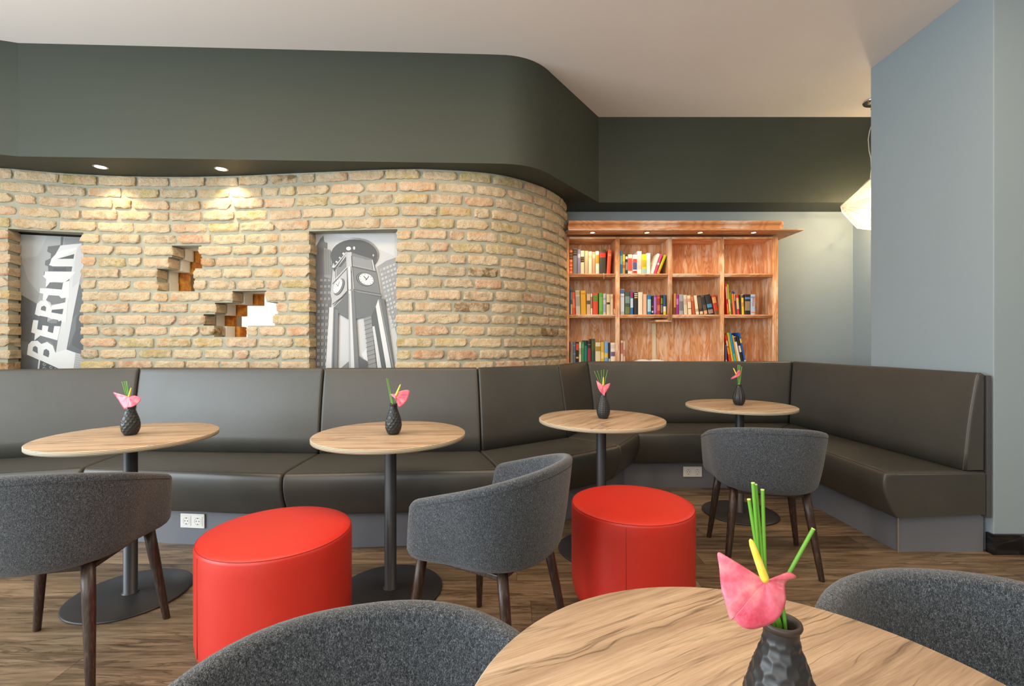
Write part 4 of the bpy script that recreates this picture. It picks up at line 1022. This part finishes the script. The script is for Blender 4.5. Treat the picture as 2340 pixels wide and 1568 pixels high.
# ------------------------------------------------------------------ books
BM = {}
def bmat(c):
    c = tuple(c)
    if c not in BM: BM[c] = plain('book_cover_%02x%02x%02x' % c, c, .5)
    return BM[c]
YB = 4.315
def book(x0, x1, top, zb, colr, label, shift, org, sc, bands, dep, group, ribbon=None, txt=None):
    a = (org[0]+x0/sc-1170)/F*YB; b = (org[0]+x1/sc-1170)/F*YB; zt = CAMZ-(org[1]+top/sc-784)/F*YB
    sh = shift/sc/F*YB; w_ = b-a-.0012; H0 = zt-zb; th = math.atan2(sh, H0); h = H0/max(.8, math.cos(th))-(abs(math.sin(th))*w_ if sh else 0)*.3
    if abs(th) > .01: w_ = max(.006, w_*math.cos(th)-.001)
    piv = a if sh <= 0 else b
    t = thing('book', label, 'book', (piv if sh else (a+b)/2, YB, zb+.0006), 0, group)
    if sh: t.rotation_euler = (0, th, 0)
    off = (w_/2 if sh < 0 else -w_/2) if sh else 0
    c = .0022; r = min(.006, w_*.2)
    mb = MB(); pr = []
    # cover: rounded spine and two boards
    out = [(-w_/2, dep), (-w_/2, .004)]+[(-w_/2*math.cos(PI*k/8*1.0), .004-r*math.sin(PI*k/8)) for k in range(1, 8)]+[(w_/2, .004), (w_/2, dep)]
    inn = [(w_/2-c, dep), (w_/2-c, .006), (-w_/2+c, .006), (-w_/2+c, dep)]
    ring_ = out+inn; n_ = len(ring_)
    lo = [Vector((x+off, y, 0)) for x, y in ring_]; hi = [Vector((x+off, y, h)) for x, y in ring_]
    mb.add(lo+hi, [(k, (k+1) % n_, n_+(k+1) % n_, n_+k) for k in range(n_)])
    mb.poly(lo[::-1]); mb.poly(hi); mb.build('cover', bmat(colr), t, fixn=True)
    mb = MB(); mb.box((-w_/2+c+.0002+off, .0065, .0035), (w_/2-c-.0002+off, dep-.003, h-.0035)); mb.build('pages', M['pages'], t)
    for (f0, f1, bcol) in bands:
        mb = MB(); arc = [(-w_/2*math.cos(PI*k/10)*1.004, .004-(r+.0004)*math.sin(PI*k/10)) for k in range(0, 11)]
        mb.grid([[Vector((x*.985+off, y, h*f0)), Vector((x*.985+off, y, h*f1))] for x, y in arc], False, 0, True); mb.build('spine_label', bmat(bcol), t)
    if ribbon:
        mb = MB(); mb.tube([(off, .0, .001), (off+.001, -.034, .0015), (off+.002, -.038, -.004), (off+.003, -.039, -ribbon)], .0018, 6); mb.build('bookmark_ribbon', M['paper'], t)
    if txt:
        s_, size, tc, f0 = txt
        cu = bpy.data.curves.new('lettering', 'FONT'); cu.body = s_; cu.size = size; cu.align_x = 'LEFT'; cu.extrude = .0003; cu.align_y = 'CENTER'
        ob_ = bpy.data.objects.new('tmp', cu); C.objects.link(ob_); bpy.context.view_layer.update()
        me_ = bpy.data.meshes.new_from_object(ob_.evaluated_get(bpy.context.evaluated_depsgraph_get())); bpy.data.objects.remove(ob_)
        me_.materials.clear(); me_.materials.append(bmat(tc)); o_ = bpy.data.objects.new('lettering', me_); C.objects.link(o_); o_.parent = t
        o_.matrix_local = Matrix.Translation((off, .004-r-.0008, h*f0)) @ Matrix.Rotation(PI/2, 4, 'X') @ Matrix.Rotation(PI/2, 4, 'Z')
    return t
KB = ((1280, 490), 4.357); KC = ((1520, 490), 4.356)
IV = (238, 226, 190); BLK = (34, 32, 32); GOLD = (226, 178, 84)
def titl(c, a=.25, b=.75, n_=1): return [(a, b, c)]
rowsB = [
 ('in the top left compartment', SH[0], KB, [
  (93,124,350,(214,74,36),'red and gold banded',0,[(.04,.10,GOLD),(.20,.24,GOLD),(.33,.38,GOLD),(.50,.56,GOLD),(.60,.86,(70,50,36)),(.66,.70,GOLD),(.76,.80,GOLD),(.90,.95,GOLD)]),
  (126,170,342,(118,122,124),'grey black-topped',0,[(.72,.97,(40,38,40)),(.80,.83,GOLD),(.88,.91,GOLD)]), (172,202,350,(140,134,168),'slim lavender',0,[(.66,.82,(196,192,212))]), (203,240,362,IV,'cream black-labelled',0,[(.50,.74,BLK),(.56,.6,GOLD),(.66,.69,GOLD)]),
  (244,279,365,(206,188,150),'plain beige',0,[]), (282,318,370,(240,230,196),'ivory gilt-printed',0,[(.72,.84,(222,190,130))]), (320,352,375,(206,162,120),'speckled tan',0,[(.72,.88,(236,214,176))]),
  (354,390,367,(244,238,222),'white orange-banded',0,[(.46,.84,(240,150,30))]), (392,457,352,(62,62,46),'thick dark green red-labelled',0,[(.68,.86,(216,50,34)),(.88,.92,(120,50,34))]), (460,500,353,(216,84,46),'leaning rust orange',16,[(.74,.77,GOLD),(.80,.82,GOLD)])]),
 ('in the second top compartment', SH[0], KB, [
  (595,619,366,(22,132,190),'bright blue',0,[(.42,.80,(120,190,210))]), (621,648,398,(196,160,80),'patterned yellow-topped',0,[(.64,.98,(226,206,70)),(.3,.45,(190,90,40))]), (650,673,400,(36,32,32),'slim black',0,[(.76,.90,(236,230,220)),(.2,.6,(150,144,134))]),
  (674,719,400,(240,226,206),'cream red-lettered',0,[(.16,.80,(214,78,70))]), (722,767,402,(242,234,224),'white red-footed',0,[(.03,.16,(214,44,30)),(.22,.60,(78,88,140)),(.60,.78,(206,60,50))]), (768,812,368,(246,240,232),'tall white',0,[(.2,.8,(220,200,190))]),
  (813,860,397,(216,206,24),'broad yellow',0,[(.04,.24,(150,200,224)),(.36,.7,(190,170,40))]), (862,900,387,(244,240,232),'plain white',0,[(.4,.7,(226,220,210))]), (900,930,395,(244,236,226),'leaning white',68,[(.3,.85,(228,218,206))]), (931,957,400,(222,66,124),'leaning pink',68,[(.45,.55,(240,220,220))]), (958,988,408,(190,192,22),'leaning lime green',75,[(.06,.22,(230,140,70))])]),
 ('in the middle left compartment', SH[1], KB, [
  (94,102,708,(34,98,160),'tall slim blue',0,[]), (104,124,753,(64,82,84),'dark teal tan-footed',0,[(.02,.42,(206,178,128)),(.6,.9,(120,124,110))]), (126,154,776,(232,76,34),'leaning orange-red',-6,[(.3,.7,(240,120,70))]), (158,205,758,(206,200,178),'pale grey',-8,[(.82,.95,(190,168,120)),(.35,.75,(170,166,150))]),
  (208,262,760,(238,178,34),'broad golden yellow',-6,[(.84,.9,(214,150,20))]), (264,302,793,(220,192,152),'beige grey-labelled',0,[(.50,.68,(92,82,72))]), (304,323,790,(240,226,196),'very slim white',0,[(.3,.85,(180,120,96))]), (327,378,783,(228,78,46),'red green-labelled',0,[(.62,.90,(92,150,60)),(.68,.71,GOLD),(.78,.81,GOLD)]),
  (387,426,782,(96,166,60),'green white-edged',0,[(.15,.8,(120,186,84))]), (428,457,790,(208,204,196),'pale grey-blue',0,[(.12,.5,(160,176,200)),(.7,.8,(150,170,196))]), (462,498,795,(228,208,160),'cream dotted',0,[(.50,.60,(60,54,44))]), (500,530,795,(226,202,164),'light beige',0,[(.75,.9,(210,180,140))]), (533,547,803,(170,44,34),'slim dark red',0,[(.03,.3,(226,190,140))])]),
 ('in the second middle compartment', SH[1], KB, [
  (598,641,745,(176,192,206),'tall pale blue',0,[(.82,.98,(70,110,170)),(.74,.82,(232,232,226)),(.12,.68,(216,226,232))]), (646,697,772,(70,86,66),'broad mottled green',0,[(.04,.34,(110,124,60)),(.5,.8,(128,150,140))]), (699,730,767,(40,108,178),'blue magenta-topped',0,[(.74,.98,(168,24,92)),(.3,.7,(196,214,232))]), (737,775,777,(40,34,30),'black white-topped',0,[(.74,.80,GOLD),(.84,.88,(222,216,200)),(.92,.96,(222,216,200))]),
  (778,822,775,(240,228,200),'thick cream',0,[]), (827,864,796,(240,186,146),'peach',0,[]), (869,907,804,(28,120,172),'blue pale-lettered',0,[(.15,.78,(172,214,226))]), (912,930,812,(34,22,26),'narrow black red-dotted',0,[(.4,.46,(220,70,50)),(.1,.2,(220,214,200))]),
  (932,964,808,(142,76,150),'purple',0,[(.1,.9,(176,110,176))]), (966,999,810,(170,46,36),'brick red',0,[(.85,.95,(220,80,50)),(.2,.5,(206,110,90))]), (1002,1024,806,(36,38,30),'black olive-lettered',0,[(.55,.85,(120,138,40)),(.1,.5,(130,126,110))]), (1027,1057,804,(36,80,122),'navy white-and-yellow-footed',0,[(.0,.16,(226,206,30)),(.16,.42,(236,230,214))])]),
 ('in the lower left compartment', SH[2], KB, [
  (93,101,1268,(120,20,20),'slim dark red',0,[(.3,.6,(40,30,30))]), (102,111,1270,(150,156,60),'slim olive',0,[(.5,.9,(196,90,70))]), (112,127,1268,(150,150,146),'very slim grey',0,[]), (128,156,1270,(92,108,128),'slate blue',0,[(.4,.44,(150,160,170)),(.8,.84,(150,160,170))]), (157,185,1270,(36,32,30),'black red-labelled',0,[(.60,.92,(214,84,52)),(.2,.28,GOLD)]),
  (187,211,1272,(236,222,188),'slim cream',0,[(.4,.7,(200,180,150))]), (213,240,1270,(60,146,88),'mid green',0,[(.7,.9,(90,176,110))]), (241,270,1255,(30,130,120),'teal black-topped',0,[(.76,.98,(40,40,40))]), (272,308,1257,(150,46,58),'maroon black-topped',0,[(.66,.98,(32,28,30)),(.8,.84,(190,180,160))]),
  (310,348,1240,(40,82,60),'dark green gilt-lettered',0,[(.50,.92,(70,100,50)),(.6,.8,(150,150,70))]), (350,404,1275,(230,216,178),'broad cream gold-banded',0,[(.56,.80,(176,140,60))]), (406,440,1270,(222,180,70),'yellow ochre',0,[(.2,.5,(240,214,130))]), (441,479,1265,(122,170,216),'light blue yellow-banded',0,[(.24,.44,(236,198,60))]), (482,500,1280,(40,42,48),'slim black',0,[(.02,.2,(210,200,180))]), (502,552,1278,(240,228,214),'white picture-spined',0,[(.32,.54,(120,90,130)),(.7,.9,(220,206,190))])]),
 ('in the lower centre compartment', SH[2], KB, [
  (603,627,1258,(238,222,202),'cream red-lettered',0,[(.4,.9,(206,120,100))]), (629,650,1262,(214,178,158),'dusty pink',0,[(.3,.6,(190,120,100))])]),
 ('in the third middle compartment', SH[1], KC, [
  (88,108,788,(222,164,78),'tan brown-footed',0,[(0,.34,(110,70,40))]), (110,136,800,(164,34,138),'magenta',0,[(.5,.8,(206,120,190))]), (140,183,797,(164,166,166),'grey silver',0,[(.2,.66,(120,122,124))]), (190,226,803,(226,206,178),'slightly leaning cream',-8,[(.5,.8,(214,170,150))]), (232,268,808,(234,214,174),'ivory red-crested',-12,[(.66,.84,(216,150,130)),(.30,.33,(90,60,40))]),
  (274,302,810,(190,80,38),'rusty illustrated',-18,[(.72,.96,(216,130,60))]), (310,342,808,(238,224,190),'leaning ivory',-24,[(.15,.3,(190,170,140))]), (348,385,808,(62,44,32),'leaning dark brown',-30,[(.02,.16,(222,196,160)),(.3,.9,(96,74,54))]), (390,428,806,(96,76,58),'leaning brown photo',-36,[(.02,.2,(226,170,120)),(.5,.9,(40,40,40))]), (434,490,800,(42,42,46),'leaning thick black blue-spotted',-40,[(.34,.52,(70,150,190)),(.04,.24,(160,140,130))]), (497,540,808,(206,62,36),'leaning red-orange',-36,[(.02,.2,(110,90,50)),(.6,.9,(226,160,90))])]),
 ('in the right middle compartment', SH[1], KC, [
  (622,640,690,(222,48,26),'tall leaning red',-24,[(.05,.35,(240,140,40)),(.5,.9,(236,170,150))]), (644,661,697,(170,190,36),'tall leaning lime',-28,[(.1,.5,(236,226,180))]), (664,676,780,(110,150,50),'short leaning green',-20,[(0,.5,(130,50,50))]), (680,704,757,(238,124,30),'leaning orange blue-topped',-22,[(.86,.98,(60,60,130))]), (706,716,770,(50,80,150),'very slim leaning blue',-20,[(.6,.9,(226,206,120))]),
  (718,745,800,(216,48,36),'leaning red cream-labelled',-12,[(.28,.84,(222,184,120))]), (749,763,802,(40,40,70),'slim navy',-10,[]), (766,791,798,(240,200,20),'yellow blue-topped',-8,[(.84,.97,(70,60,90)),(.4,.6,(220,150,30))]), (793,851,797,(36,34,32),'thick black blue-dotted',0,[(.76,.86,(90,130,190)),(.2,.66,(150,130,100))]), (853,898,797,(172,200,224),'light blue red-titled',0,[(.08,.13,(226,120,80)),(.82,.9,(120,150,180))])]),
 ('in the lower right compartment', SH[2], KC, [
  (603,620,1300,(90,96,140),'leaning slate purple',-5,[(.04,.16,(214,206,196))]), (642,664,1205,(222,60,30),'leaning red-orange',-47,[(.3,.55,(240,150,30)),(.6,.8,(232,190,160))]), (668,690,1180,(214,182,40),'leaning mustard yellow',-51,[]), (692,716,1182,(30,140,200),'leaning sky blue',-54,[(.05,.3,(96,176,140))]), (719,733,1205,(226,170,40),'very slim leaning yellow',-50,[]), (736,760,1218,(230,224,214),'leaning white',-54,[(.8,.98,(60,50,50))]), (764,788,1215,(38,34,32),'leaning black cream-labelled',-54,[(.40,.64,(222,212,180))]), (792,810,1180,(30,90,176),'tall leaning royal blue',-62,[(.66,.8,(226,206,60)),(.0,.08,(220,226,236))])]),
]
rb2 = random.Random(5)
seen = set()
for place, zb, (org, sc), lst in rowsB:
    for k, (x0, x1, top_, colr, desc, shift, bands) in enumerate(lst):
        d = desc.replace('leaning ', 'leaning ')
        if k == 0: lab = f'{d} book, leftmost {place}'
        else: lab = f'{d} book right of the {lst[k-1][4]} book {place}'
        if len(lab.split()) > 16: lab = f'{d} book {place}'
        assert lab not in seen; seen.add(lab)
        rib = {('in the top left compartment', 6): .012, ('in the top left compartment', 8): .052}.get((place, k))
        txt = ('Witze', .034, (214, 50, 60), .40) if desc == 'light blue red-titled' else None
        book(x0, x1, top_, zb, colr, lab, shift, org, sc, bands, .13+.04*rb2.random(), 'books '+place, rib, txt)
# open book and sheet lying on the lower centre shelf
p = Vector((bx(1490), 4.40, SH[2]+.001))
t = thing('open_book', 'open book with white pages lying on the lower bookcase shelf', 'book', p)
rows = []
for i in range(25):
    x = -.15+.30*i/24; a = abs(x)/.15; z = .006+.026*(math.sin(min(1, a*1.15)*PI)**.7)*(1-a*.35)
    rows.append([Vector((x, y, z)) for y in (-.10, 0, .10)])
mb = MB(); mb.grid(rows, False, 0, True)
lo = [[Vector((r_[0].x, y, .003)) for y in (-.10, 0, .10)] for r_ in rows]; mb.grid(lo, False, 0, False, True)
for j in (0, 2): mb.grid([[rows[k][j], lo[k][j]] for k in range(25)], False, 0, False)
mb.grid([rows[0], lo[0]], False); mb.grid([rows[-1], lo[-1]], False)
mb.build('pages', M['paper'], t)
mb = MB(); mb.box((-.156, -.104, 0), (.156, .104, .0028)); mb.build('cover', plain('grey_cover', (200, 196, 190), .6), t)
mb = MB(); p = Vector((bx(1552), 4.36, SH[2]+.0008)); mb.box((p.x-.07, p.y-.05, p.z), (p.x+.09, p.y+.10, p.z+.004)); tag(mb.build('notepad', M['paper'], bevel=.001), 'flat white notepad beside the open book on the bookcase', 'notepad')
